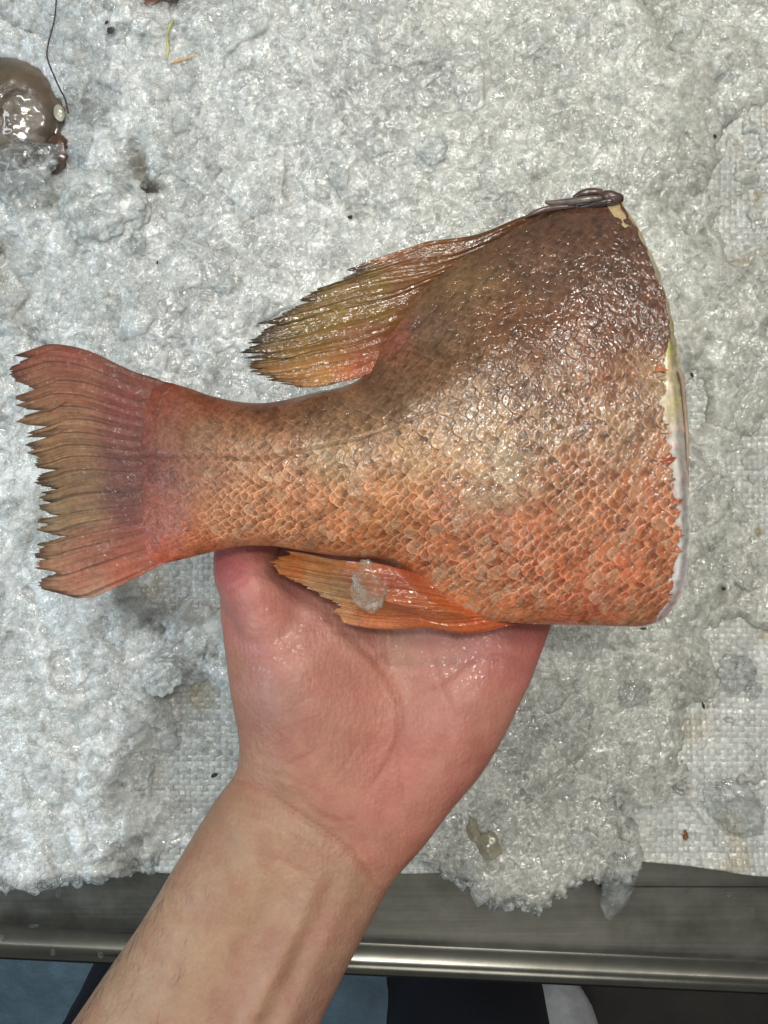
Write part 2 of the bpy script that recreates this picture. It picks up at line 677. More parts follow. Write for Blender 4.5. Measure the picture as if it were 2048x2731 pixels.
def lump(name, loc, size, mat, seed=0, amp=0.18, freq=1.6, sub=4, rot=0.0, parent=None, flatb=None, facet=0.0):
    bm = bmesh.new()
    bmesh.ops.create_icosphere(bm, subdivisions=sub, radius=1)
    off = Vector((seed * 3.17, seed * 1.31, seed * 7.7))
    for v in bm.verts:
        c = v.co.copy()
        d = 1 + amp * mnoise.fractal(c * freq + off, 0.8 if facet else 1.0, 2.0, 6 if facet else 4)
        if facet:
            d += facet * (mnoise.voronoi(c * 2.2 + off)[0][0] - 0.4)
        v.co = c * d
        if flatb is not None and v.co.z < flatb:
            v.co.z = flatb + (v.co.z - flatb) * 0.1
    R = Matrix.Rotation(rot, 3, 'Z')
    for v in bm.verts:
        v.co = R @ Vector((v.co.x * size[0], v.co.y * size[1], v.co.z * size[2]))
    me = bpy.data.meshes.new(name)
    bm.to_mesh(me)
    bm.free()
    o = link(name, me, mat, None)
    o.location = loc
    if parent is not None:
        o.parent = parent
        o.matrix_parent_inverse = Matrix.Translation(-parent.location)
    return o


drops = [(118, 2360, 13, 7, 0.3, 'largest water drop, on the ledge under the left ice edge'),
         (92, 2378, 6, 9, -0.4, 'water drop just below left of the largest one on the ledge'),
         (160, 2380, 9, 16, -0.5, 'long slanting water drop on the ledge at the left'),
         (82, 2396, 5, 9, -0.5, 'small water drop trailing under the others on the ledge'),
         (90, 2469, 14, 5, 0.1, 'flat water drop near the rim on the left ledge'),
         (3, 2502, 9, 9, 0, 'round water drop at the left end by the rim'),
         (141, 2540, 6, 9, 0.2, 'water drop on the bright rim, nearer the left end'),
         (268, 2547, 7, 10, 0.2, 'water drop on the bright rim, close to the forearm'),
         (1318, 2403, 8, 6, 0, 'water drop below the hanging ice lobe, on the ledge'),
         (1197, 2430, 7, 6, 0.4, 'upper drop of the pair on the ledge right of the wrist'),
         (1184, 2451, 8, 6, 0.2, 'lower drop of the pair on the ledge right of the wrist'),
         (1942, 2386, 8, 6, 0, 'water drop on the ledge at the right, under the sheet edge'),
         (2005, 2427, 6, 5, 0, 'tiny water drop on the ledge at the far right')]
for i, (x, y, a, b, r, lb) in enumerate(drops):
    on_rim = (y > 2535)
    z = STZ + (0.0028 if on_rim else 0.0)
    X, Y = PX(x, y, z)
    k = (CAMZ - z) / F
    o = lump('water_drop', (float(X), float(Y), z), (a * k, b * k, min(a, b) * k * 0.55), M_WATER, seed=i + 1, amp=0.1, sub=3, rot=r, flatb=-0.1)
    tag(o, lb, 'water drop', 'water drops on the steel')

# ------------------------------------------------------------------ woven sheet
NXs, NYs = 760, 940
pxs = np.linspace(-150, 2200, NXs)
pys = np.linspace(-150, 2385, NYs)
GX, GY = np.meshgrid(pxs, pys)


def sheet_height(px, py):
    h = 0.0034 * (fbm(px / 170, py / 170, 60, 3) - 0.5) * 2
    for (ax, ay, bx_, by_, wd, am) in ((1860, 250, 1990, 420, 9, 0.0016), (1990, 420, 2200, 370, 10, 0.0012), (1880, 330, 1870, 900, 7, 0.0009), (1900, 700, 2100, 640, 8, 0.0010), (1860, 90, 2060, -40, 9, 0.0014),
                                       (1890, 2150, 2120, 2060, 9, 0.0018), (1820, 2090, 1960, 2330, 8, 0.0016), (1700, 2190, 1900, 2230, 7, 0.0010), (1930, 1000, 2150, 1010, 8, 0.0008), (1880, 1480, 2140, 1440, 9, 0.0010),
                                       (1680, 2290, 2100, 2330, 16, 0.0016), (420, 2060, 600, 2035, 6, 0.0008), (380, 1930, 600, 1940, 5, 0.0007)):
        dx_, dy_ = bx_ - ax, by_ - ay
        t_ = np.clip(((px - ax) * dx_ + (py - ay) * dy_) / (dx_ ** 2 + dy_ ** 2), 0, 1)
        d_ = np.hypot(px - ax - t_ * dx_ + 14 * (vnoise(px / 60, py / 60, 61) - 0.5), py - ay - t_ * dy_ + 14 * (vnoise(px / 50, py / 50, 63) - 0.5))
        h = h + am * np.exp(-(d_ / wd) ** 2) * np.sin(np.pi * np.clip(t_, 0.05, 0.95))
    e = np.interp(px, [-150, 600, 1100, 1640, 1700, 1850, 2048, 2200], [2310, 2318, 2322, 2312, 2288, 2300, 2328, 2345])
    e = e + 26
    drop = smooth(-16, 4, py - e)
    return h - 0.001 - drop * 0.014, e


TW = 15.5
wx = GX + 6 * (vnoise(GX / 120, GY / 120, 66) - 0.5)
wy = GY + 6 * (vnoise(GX / 140, GY / 110, 67) - 0.5)
cx = np.floor(wx / TW)
cy = np.floor(wy / TW)
fx = wx / TW - cx
fy = wy / TW - cy
par = ((cx + cy) % 2)
arch = np.where(par > 0, np.sin(np.pi * fy) , np.sin(np.pi * fx))
edge = np.minimum(np.minimum(fx, 1 - fx), np.minimum(fy, 1 - fy))
SH, SE = sheet_height(GX, GY)
SZ = SH + 0.00026 * arch - 0.00020 * (edge < 0.10)
b = 0.47 + 0.10 * (vnoise(cx * 3.1, cy * 0.0 + 5, 68) - 0.5) + 0.12 * (vnoise(cx * 0 + 7, cy * 3.3, 69) - 0.5) + 0.045 * (par - 0.5) * 2
b = b - 0.05 * (edge < 0.08)
stain = smooth(0.60, 0.82, fbm(GX / 130, GY / 130, 70, 4))
for (sx, sy, sr) in ((2035, 520, 34), (1790, 2080, 30), (1830, 2110, 20), (2020, 1420, 26)):
    stain = np.maximum(stain, 1.9 * smooth(1, 0.6, np.hypot(GX - sx, GY - sy) / sr + 0.5 * fbm(GX / 20, GY / 20, 71)))
sc = b[..., None] * np.array([0.98, 1.0, 0.93]) * (1 - 0.30 * stain[..., None] * np.array([0.55, 0.8, 1.25]))
k0 = CAMZ / F
keep_row = GY < SE + 8
X0 = (GX - W / 2) * k0
Y0 = -(np.minimum(GY, SE + 6) - H / 2) * k0
Ztop = SZ
me = raw_mesh('woven_sheet', np.stack([X0, Y0, Ztop], -1), grid_faces(NYs, NXs, flip=True), np.clip(sc, 0, 1))
sheet = link('woven_sheet', me, M_SHEET)
sol = sheet.modifiers.new('s', 'SOLIDIFY')
sol.thickness = 0.0004
sol.offset = -1
tag(sheet, 'white woven plastic sheet under the crushed ice, bare along the right side', 'plastic sheet')

# ------------------------------------------------------------------ crushed ice
NXi, NYi = 940, 1130
pxi = np.linspace(-120, 2170, NXi)
pyi = np.linspace(-120, 2470, NYi)
IX, IY = np.meshgrid(pxi, pyi)


def box(px, py, x0, x1, y0, y1, s):
    return smooth(0, 1, (px - x0) / s + 0.5) * smooth(0, 1, (x1 - px) / s + 0.5) * smooth(0, 1, (py - y0) / s + 0.5) * smooth(0, 1, (y1 - py) / s + 0.5)


def bare(px, py):
    wob = 150 * (fbm(px / 190, py / 190, 80, 5, 0.6) - 0.5) * 2
    x = px + wob
    y = py + 150 * (fbm(px / 170, py / 170, 85, 5, 0.6) - 0.5) * 2
    m = box(x, y, 1870, 2400, 150, 2600, 260) * (0.50 + 0.75 * smooth(0.35, 0.65, fbm(px / 140, py / 200, 88, 4)))
    m = np.maximum(m, box(x, y, 400, 660, 1400, 1650, 90))
    m = np.maximum(m, box(x, y, 380, 700, 1840, 2420, 110))
    m = np.maximum(m, box(x, y, 1650, 2400, 2120, 2420, 100))
    m = np.maximum(m, box(x, y, 1700, 2400, -400, 200, 150) * 0.55)
    m = np.maximum(m, box(x, y, 480, 1200, 2265, 2420, 50))
    return np.clip(m, 0, 1)


def ice_edge(px):
    e = np.interp(px, [-150, 0, 60, 130, 200, 260, 330, 380, 500, 700, 1100, 1180, 1240, 1300, 1360, 1430, 1490, 1530, 1580, 1640, 1690, 1730, 2200],
                  [2325, 2335, 2338, 2345, 2322, 2330, 2322, 2300, 2295, 2290, 2300, 2316, 2345, 2388, 2402, 2412, 2380, 2345, 2330, 2345, 2335, 2270, 2280])
    return e + 24 + 26 * (fbm(px / 22, px * 0 + 3, 90, 3) - 0.5)


def ice_relief(px, py):
    wx_ = px + 30 * (fbm(px / 60, py / 60, 91, 3) - 0.5)
    wy_ = py + 30 * (fbm(px / 60, py / 60, 94, 3) - 0.5)
    left = smooth(900, 250, px)
    h = 0.010 * (fbm(px / 420, py / 420, 100, 3) - 0.5)
    d1, d2, c1, ox, oy = worley(wx_ / 125, wy_ / 125, 110)
    l1 = np.sqrt(np.clip(1 - d1 * d1, 0, 1)) * (0.4 + 0.6 * c1)
    h = h + (0.0035 + 0.0045 * left) * l1
    d1, d2, c2, ox, oy = worley(wx_ / 46, wy_ / 46, 120)
    l2 = np.sqrt(np.clip(1 - d1 * d1, 0, 1)) * (0.3 + 0.7 * c2)
    h = h + (0.0014 + 0.0016 * left) * l2 * (0.4 + fbm(px / 150, py / 150, 125, 2))
    d1, d2, c3, ox, oy = worley(wx_ / 15, wy_ / 15, 130)
    rough = smooth(0.35, 0.65, fbm(px / 110, py / 110, 133, 4))
    h = h + (0.0003 + 0.0004 * rough) * (c3 + 0.9 * (ox * (c3 - 0.5) + oy * (c2 - 0.5)))
    h = h + 0.0006 * (fbm(px / 9, py / 9, 140, 3, 0.6) - 0.5) * (0.5 + rough)
    return h, l1, c1, l2, c2, c3, rough


def ice_z(px, py):
    h, l1, c1, l2, c2, c3, rough = ice_relief(px, py)
    m = bare(px, py)
    T = 0.0075 + 0.004 * smooth(900, 250, px)
    z = T * (1 - m) - 0.0062 * m + h
    # hollows round the prawn and the gaps in the left heap
    for (hx, hy, sx, sy, a) in ((40, 300, 175, 190, 0.026), (385, 470, 22, 60, 0.012), (400, 520, 40, 14, 0.010), (20, 690, 45, 40, 0.010),
                                (150, 560, 60, 25, 0.007), (200, 470, 45, 30, 0.006), (480, 20, 90, 40, 0.006)):
        z = z - a * np.exp(-((px - hx) / sx) ** 2 - ((py - hy) / sy) ** 2)
    e = ice_edge(px)
    d = np.clip((e - py) / 70.0, 0, 1)
    z = np.where(py > e, -0.03, STZ + (z - STZ) * np.sqrt(np.clip(1 - (1 - d) ** 2, 0, 1)) - 0.002 * (d <= 0))
    return z, (l1, c1, l2, c2, c3, rough, m)


IZ, (l1, c1, l2, c2, c3, rough, bm_) = ice_z(IX, IY)
IZ = IZ - 0.0010
warm = smooth(200, 1500, IX)
cl = fbm(IX / 240, IY / 240, 150, 4)
cl2 = fbm(IX / 60, IY / 60, 155, 4)
v_ = 0.57 + 0.17 * (cl - 0.5) * 2 + 0.10 * (cl2 - 0.5) * 2 + 0.10 * (c2 - 0.5) + 0.12 * (c3 - 0.5)
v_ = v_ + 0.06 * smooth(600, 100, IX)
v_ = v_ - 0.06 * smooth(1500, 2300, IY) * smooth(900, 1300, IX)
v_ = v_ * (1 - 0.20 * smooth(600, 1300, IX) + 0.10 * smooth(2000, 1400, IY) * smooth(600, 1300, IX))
tint = np.stack([0.965 + 0.03 * warm, 1.0 + 0 * warm, 0.985 - 0.085 * warm], -1)
icol = np.clip(v_, 0.12, 0.9)[..., None] * tint
# darkened spots: clear ice over the dark bottom in the left heap, others beside the hand
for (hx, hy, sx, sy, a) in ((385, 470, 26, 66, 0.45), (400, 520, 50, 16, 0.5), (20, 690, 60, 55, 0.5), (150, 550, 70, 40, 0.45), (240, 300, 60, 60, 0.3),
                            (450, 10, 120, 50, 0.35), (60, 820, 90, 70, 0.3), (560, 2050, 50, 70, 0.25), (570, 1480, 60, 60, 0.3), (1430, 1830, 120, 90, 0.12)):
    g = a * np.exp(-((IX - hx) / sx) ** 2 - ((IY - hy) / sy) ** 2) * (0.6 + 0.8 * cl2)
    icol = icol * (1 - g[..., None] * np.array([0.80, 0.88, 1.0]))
SHi, _ = sheet_height(IX, IY)
I0X = (IX - W / 2) * k0
I0Y = -(IY - H / 2) * k0
q = grid_faces(NYi, NXi, flip=True)
alive = (IZ.ravel() > np.minimum(SHi.ravel(), 0.01) - 0.004) & (IZ.ravel() > -0.016)
q = q[alive[q].any(1)]
q = q[(IZ.ravel()[q] > -0.025).all(1)]
used = np.unique(q)
remap = np.full(IX.size, -1)
remap[used] = np.arange(len(used))
vv = np.stack([I0X, I0Y, IZ], -1).reshape(-1, 3)[used]
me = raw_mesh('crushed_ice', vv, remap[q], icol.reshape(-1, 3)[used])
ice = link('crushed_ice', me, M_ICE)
tag(ice, 'bed of wet crushed ice spread over the white sheet', 'crushed ice', kind='stuff')


def surf_z(px, py):
    a, _ = ice_z(np.array([[float(px)]]), np.array([[float(py)]]))
    b, _ = sheet_height(np.array([[float(px)]]), np.array([[float(py)]]))
    return max(float(a[0, 0]) - 0.001, float(b[0, 0]) if py < 2300 else STZ)


# loose crumbs and slivers of clear ice
def crumbs(name, n, size, mat, area, seed, cond=None, sub=1):
    r = np.random.default_rng(seed)
    bm = bmesh.new()
    if sub:
        bmesh.ops.create_icosphere(bm, subdivisions=1, radius=1)
    else:
        bmesh.ops.create_icosphere(bm, subdivisions=1, radius=1)
        for v_ in bm.verts:
            pass
    bv = np.array([v.co[:] for v in bm.verts])
    bf = np.array([[v.index for v in f.verts] for f in bm.faces])
    bm.free()
    px = r.uniform(area[0], area[1], n)
    py = r.uniform(area[2], area[3], n)
    if cond is not None:
        k = cond(px, py, r)
        px, py = px[k], py[k]
        n = len(px)
    z1, _ = ice_z(px[None], py[None])
    z2, _ = sheet_height(px[None], py[None])
    z = np.maximum(z1[0] - 0.001, z2[0])
    s = size[0] + (size[1] - size[0]) * r.random(n) ** 2.5
    sc_ = s[:, None] * r.uniform(0.55, 1.3, (n, 3))
    sc_[:, 2] *= 0.5
    V = bv[None] * (1 + (0.20 if sub else 0.24) * r.standard_normal((n, len(bv), 1))) * sc_[:, None]
    th = r.uniform(0, 6.28, n)
    ph = r.uniform(-0.6, 0.6, n)
    c, s_ = np.cos(ph)[:, None], np.sin(ph)[:, None]
    V = np.stack([V[..., 0] * c - V[..., 2] * s_, V[..., 1], V[..., 0] * s_ + V[..., 2] * c], -1)
    c, s_ = np.cos(th)[:, None], np.sin(th)[:, None]
    V = np.stack([V[..., 0] * c - V[..., 1] * s_, V[..., 0] * s_ + V[..., 1] * c, V[..., 2]], -1)
    V = V + np.stack([(px - W / 2) * k0, -(py - H / 2) * k0, z + s * 0.12], -1)[:, None]
    Fc = bf[None] + (np.arange(n) * len(bv))[:, None, None]
    me = raw_mesh(name, V.reshape(-1, 3), None, tris=Fc.reshape(-1, 3))
    return link(name, me, mat, smooth_=False)


def c_all(px, py, r):
    e = ice_edge(px)
    left = smooth(1000, 150, px)
    cl_ = smooth(0.38, 0.62, fbm(px / 90, py / 90, 170, 4))
    dens = (0.30 + 0.45 * left) * (0.35 + 0.65 * cl_)
    dens = dens * (1 - bare(px, py) * (0.05 + 0.55 * smooth(0.40, 0.55, fbm(px / 60, py / 60, 171, 3))))
    gap = ((px - 40) / 150) ** 2 + ((py - 300) / 170) ** 2 > 1
    return (py < e - 4) & gap & (r.random(len(px)) < dens)


tag(crumbs('ice_chips', 120000, (0.0004, 0.0018), M_SHARD, (-60, 2110, -60, 2430), 5, c_all, 0), 'fine angular chips of clear wet ice covering the ice bed', 'ice chips', kind='stuff')
tag(crumbs('ice_crumbs', 5200, (0.0016, 0.0058), M_SHARD, (-60, 2110, -60, 2430), 6, lambda a_, b_, r_: c_all(a_, b_, r_) & (r_.random(len(a_)) < 0.35 + 0.65 * smooth(900, 200, a_)), 1), 'larger loose crumbs and slivers of clear ice over the ice bed', 'ice crumbs', kind='stuff')

M_GLASSY = mat_glass_ice('glassy_crumbs', 0.9)


def c_edge(px, py, r):
    e = ice_edge(px)
    side = (px < 420) | ((px > 1180) & (px < 1700))
    return side & (py < e + 8) & (py > e - 55)


def c_heap(px, py, r):
    gap = ((px - 40) / 140) ** 2 + ((py - 300) / 160) ** 2 > 1
    return gap & (r.random(len(px)) < smooth(0.40, 0.62, fbm(px / 80, py / 80, 181, 3)) * smooth(900, 100, px + 0.4 * py))


tag(crumbs('edge_crumbs', 1500, (0.0009, 0.0036), M_GLASSY, (-60, 1720, 2220, 2440), 8, c_edge, 1), 'glassy wet ice crumbs melting along the edge of the steel ledge', 'ice crumbs', kind='stuff')
tag(crumbs('heap_crumbs', 800, (0.0014, 0.0050), M_GLASSY, (-60, 900, -60, 1400), 9, c_heap, 1), 'glassy ice crumbs heaped at the left near the shellfish', 'ice crumbs', kind='stuff')

# single clear lumps of ice one can point at
chunks = [
    (50, 445, 92, 66, 0.2, 1, 'big clear bubble-filled ice lump overlapping the lower edge of the brown shellfish'),
    (75, 520, 62, 60, 0.4, 1, 'clear round ice lump just under the biggest lump by the shellfish'),
    (240, 400, 62, 34, 0.1, 1, 'flat clear ice piece right beside the dark tip of the shellfish'),
    (255, 310, 60, 42, -0.2, 1, 'clear ice piece right of the shellfish, above the flat one'),
    (275, 560, 112, 105, 0.3, 0, 'large rounded frosty ice lump below and right of the shellfish'),
    (60, 2325, 50, 18, -0.2, 1, 'clear flat ice piece hanging over the ledge at the left corner'),
    (88, 2340, 38, 10, 0, 1, 'thin glassy drip under the ice edge at the left corner'),
    (142, 2322, 13, 13, 0, 1, 'small bead of ice on the edge above the left ledge'),
    (225, 2315, 44, 16, 0.2, 1, 'clear ice sliver on the edge over the left ledge'),
    (315, 2312, 34, 15, 0.1, 1, 'last clear ice sliver of the left edge, nearest the forearm'),
    (360, 2055, 42, 46, 0.3, 0, 'round frosty ice lump on the sheet left of the wrist'),
    (430, 1805, 52, 46, 0.5, 0, 'rounded ice lump on the sheet left of the thumb base'),
    (1358, 2398, 20, 16, 0, 1, 'clear ice bead under the hanging lobe of ice on the ledge'),
    (1400, 2392, 26, 18, 0, 1, 'frosty lump at the bottom of the ice lobe on the ledge'),
    (1960, 1795, 46, 52, 0.4, 1, 'clear smooth ice lump lying on the bare sheet at the right'),
    (2008, 1840, 20, 27, 0.1, 1, 'small clear ice bead touching the smooth lump on the sheet'),
    (1690, 1850, 42, 34, 0.2, 1, 'clear ice lump in the crushed ice below the cut end of the fish'),
    (600, 760, 26, 22, 0.2, 0, 'small bright ice lump above the tail of the fish'),
    (1155, 400, 40, 34, 0.5, 0, 'pale frosty ice lump in the open ice above the fish'),
    (1960, 2150, 95, 60, -0.6, 1, 'wide melting ice lump on the sheet in the lower right corner'),
]
for i, (x, y, a, b, r, clear, lb) in enumerate(chunks):
    z = surf_z(x, y)
    edge_piece = y > 2300
    if edge_piece:
        z = STZ + 0.004
    if i < 2:
        z = 0.013
    k = (CAMZ - z) / F
    X, Y = PX(x, y, z)
    hgt = min(a, b) * k * (0.42 if not clear else 0.5)
    o = lump('ice_lump', (float(X), float(Y), z + hgt * 0.15), (a * k, b * k, hgt), M_CLEAR if clear else M_FROST, seed=i + 20, amp=0.30, freq=1.5, sub=5, rot=r, facet=0.12)
    tag(o, lb, 'ice lump', 'separate lumps of ice')

M_ICICLE = mat_glass_ice('clear_icicle', 0.30)
# hanging icicle on the steel ledge
pts = [(1640, 2275, 34, 0.004), (1642, 2310, 38, 0.003), (1644, 2345, 42, -0.001), (1640, 2370, 40, -0.003), (1634, 2395, 30, -0.005), (1630, 2418, 15, -0.007), (1630, 2430, 4, -0.008)]
V = []
NR = 28
tt = np.linspace(0, 1, 40)
pc = curve(pts, tt)
for i, (x, y, r, z) in enumerate(pc):
    for a in np.arange(NR) / NR * 2 * math.pi:
        X, Y = PX(x + r * math.cos(a) * (1 + 0.05 * math.sin(y / 9)), y + 34 * (y - 2275) / 155, 0)
        V.append((X, Y, z + 0.004 + r * k0 * 0.55 * math.sin(a)))
me = raw_mesh('icicle', V, grid_faces(40, NR, wrap=True))
bm = bmesh.new(); bm.from_mesh(me); bmesh.ops.holes_fill(bm, edges=bm.edges); bmesh.ops.recalc_face_normals(bm, faces=bm.faces); bm.to_mesh(me); bm.free()
o = link('icicle', me, M_ICICLE)
tag(o, 'clear pointed icicle hanging from the ice onto the steel ledge', 'icicle')

# ------------------------------------------------------------------ fish
ZF = 0.130
fish = empty('fish', (float(PX(1100, 1300, ZF)[0]), float(PX(1100, 1300, ZF)[1]), 0.106),
             'large headless orange red scaly fish with its tail, lying on the open hand', 'fish')

top_pts = [(395, 1040), (431, 1018), (500, 1034), (561, 1055), (633, 1071), (693, 1075), (753, 1068), (844, 1045), (916, 1030), (965, 1005), (1000, 955),
           (1040, 885), (1100, 800), (1190, 705), (1300, 640), (1398, 588), (1454, 562), (1560, 540), (1647, 530)]
bot_pts = [(400, 1505), (450, 1500), (530, 1481), (603, 1463), (650, 1456), (734, 1457), (814, 1470), (900, 1483), (954, 1491), (1009, 1495), (1060, 1513), (1115, 1553),
           (1165, 1600), (1232, 1640), (1300, 1655), (1350, 1660), (1481, 1666), (1600, 1669), (1700, 1671), (1750, 1662)]
left_pts = [(395, 1040), (385, 1120), (378, 1250), (380, 1380), (400, 1505)]
skin_pts = [(1647, 530), (1670, 565), (1696, 607), (1735, 690), (1762, 765), (1783, 848), (1790, 893), (1780, 934), (1768, 1000), (1768, 1073), (1776, 1150), (1786, 1211), (1796, 1290),
            (1806, 1350), (1808, 1453), (1800, 1523), (1782, 1592), (1762, 1640), (1750, 1662)]
cut_pts = [(1650, 524), (1676, 558), (1706, 604), (1745, 685), (1773, 761), (1795, 840), (1806, 900), (1816, 970), (1826, 1040), (1836, 1142), (1842, 1240), (1844, 1315), (1843, 1453), (1833, 1543), (1804, 1619), (1762, 1664)]
NU, NV = 900, 520
u = np.linspace(0, 1, NU)
v = np.linspace(0, 1, NV)


def by_x(pts, xs):
    c = curve(pts, np.linspace(0, 1, 900))
    return np.stack([xs, np.interp(xs, c[:, 0], c[:, 1])], -1)


topc = by_x(top_pts, np.linspace(395, 1647, NU))
botc = by_x(bot_pts, np.linspace(400, 1750, NU))
leftc = curve(left_pts, v)
leftc[:, 0] += 26 * (fbm(v * 24, v * 0 + 1, 205, 3) - 0.5) * np.sin(np.pi * v) ** 0.4
rightc = curve(skin_pts, v)
rag = np.clip(1.6 * fbm(v * 46, v * 0, 200, 4, 0.65) - 0.3, 0, 1)
ragamp = 10 + 22 * smooth(0.33, 0.5, v)
rightj = rightc.copy()
rightj[:, 0] += (rag - 0.5) * ragamp * np.sin(np.pi * v) ** 0.3 + 8 * (vnoise(v * 60, v * 0 + 3, 202) - 0.5)
BP = coons(leftc, rightj, topc, botc, u, v)
BX, BY = BP[..., 0], BP[..., 1]
# half thickness along and across
prof_x = np.array([378, 430, 520, 650, 800, 1000, 1200, 1400, 1600, 1850])
prof_t = np.array([0.0006, 0.0046, 0.0098, 0.0128, 0.0155, 0.0190, 0.0222, 0.0240, 0.0245, 0.0240])


def half_t(X, s):
    t = np.interp(X, prof_x, prof_t)
    a = np.abs(2 * s - 1)
    return t * np.clip(1 - a ** 2.3, 0, 1) ** 0.62


Sg = np.broadcast_to(v[:, None], BX.shape)
HT = half_t(BX, Sg)
# thinner shoulder where the dorsal fin grows out of the back
dd = np.exp(-(((BX - 1060) / 120) ** 2) - (((BY - 900) / 110) ** 2))
HT = HT * (1 - 0.30 * dd)
Et = np.exp(-((BX - 1210) / 300) ** 4)
HT = HT * (1 - 0.50 * Et * (1 - smooth(-0.03, 0.36, Sg)))
Eb = np.exp(-((BX - 1190) / 190) ** 4)
HT = HT * (1 - 0.45 * Eb * (1 - smooth(-0.03, 0.30, 1 - Sg)))
# broad dents
HT = HT + 0.0009 * (fbm(BX / 160, BY / 160, 210, 3) - 0.5) * 2 * np.sin(np.pi * Sg) ** 0.5
# long furrow of the lateral line
latx = [380, 700, 960, 1300, 1600, 1800]
laty = [1215, 1232, 1180, 1060, 1000, 960]
lat = np.interp(BX, latx, laty)


# scales
def scales(X, Y):
    size = np.interp(X, [380, 600, 900, 1300, 1600, 1850], [18, 24, 29, 34, 36, 37])
    mid = np.interp(X, [380, 900, 1500, 1850], [1240, 1240, 1140, 1110])
    size = size * np.interp((Y - mid) / 550, [-1, -0.5, 0, 0.7, 1], [0.62, 0.85, 1.08, 1.0, 0.85])
    xs = np.linspace(300, 1950, 2000)
    szx = np.interp(xs, [380, 600, 900, 1300, 1600, 1850], [18, 24, 29, 34, 36, 37])
    cum = np.concatenate([[0], np.cumsum(np.diff(xs) / szx[:-1])])
    A = np.interp(X, xs, cum)
    # curvature: columns bow
    rel = (Y - mid) / np.interp(X, [380, 900, 1500, 1850], [230, 330, 560, 580])
    A = A + 1.6 * rel ** 2 + 0.35 * (fbm(X / 90, Y / 90, 220, 2) - 0.5)
    B = (Y - mid) / np.interp(X, [380, 600, 900, 1300, 1600, 1850], [18, 24, 29, 34, 36, 37]) * 1.02
    B = B * np.interp(np.abs(rel), [0, 0.5, 1], [0.98, 1.05, 1.15]) + 0.4 * (fbm(X / 110, Y / 110, 224, 2) - 0.5)
    colw = 0.56      # columns per size (each column shifted half a row)
    ca = np.floor(A / colw).astype(int)
    best = np.full(X.shape, -9.0)
    ed = np.zeros(X.shape)
    sid = np.zeros(X.shape)
    lx = np.zeros(X.shape)
    ly = np.zeros(X.shape)
    if 230 not in _L:
        for sd in (230, 231, 232, 233):
            _L[sd] = lattice(sd)
    for di in range(-1, 4):
        ci = ca + di
        offb = (ci % 2) * 0.5
        for dj in (-1, 0, 1):
            rj = np.floor(B - offb + 0.5).astype(int) + dj
            r1 = _L[230][ci % 256, rj % 256]
            r2 = _L[231][ci % 256, rj % 256]
            r3 = _L[232][ci % 256, rj % 256]
            ccx = ci * colw + (r1 - 0.5) * 0.28
            ccy = rj + offb + (r2 - 0.5) * 0.26
            dx = (ccx - A)          # positive towards the tail
            dy = B - ccy
            rr = 0.78 + 0.24 * r3
            # free edge a pointed arc
            d = np.sqrt((dx / (rr * 1.05)) ** 2 + (np.abs(dy) / (rr * 0.80)) ** 2)
            ht = (0.55 + 0.45 * r3) * (dx + 0.25) + 0.22 * (r1 - 0.5) + 0.4 * dy * (r2 - 0.5)
            ok = (d < 1) & (dx > -0.8) & (ht > best)
            best = np.where(ok, ht, best)
            ed = np.where(ok, d, ed)
            sid = np.where(ok, r3 * 0.5 + r2 * 0.5, sid)
            lx = np.where(ok, dx, lx)
            ly = np.where(ok, dy, ly)
    best = np.where(best < -5, 0, best)
    return best, ed, sid, lx, ly, size


SH_, ED, SID, LX, LY, SZ_ = scales(BX, BY)
lift = np.interp(BX, [380, 430, 500, 640, 1850], [0.0, 0.05, 0.45, 1.0, 1.0])
backness = smooth(0.45, 0.20, Sg)
lift = lift * (1 - 0.35 * backness) * smooth(0.0, 0.10, Sg) * smooth(1.0, 0.9, Sg)
lift = lift * (0.65 + 0.7 * fbm(BX / 120, BY / 120, 236, 3))
amp = 0.00070 * (SZ_ / 28)
disp = amp * lift * SH_
disp = disp + 0.00022 * lift * (fbm(BX / 11, BY / 16, 237, 3) - 0.5)
# crumpled rough scales towards the cut
crum = smooth(1250, 1700, BX) * smooth(0.30, 0.5, Sg)
disp = disp + 0.0004 * crum * (fbm(BX / 14, BY / 14, 238, 3) - 0.5)
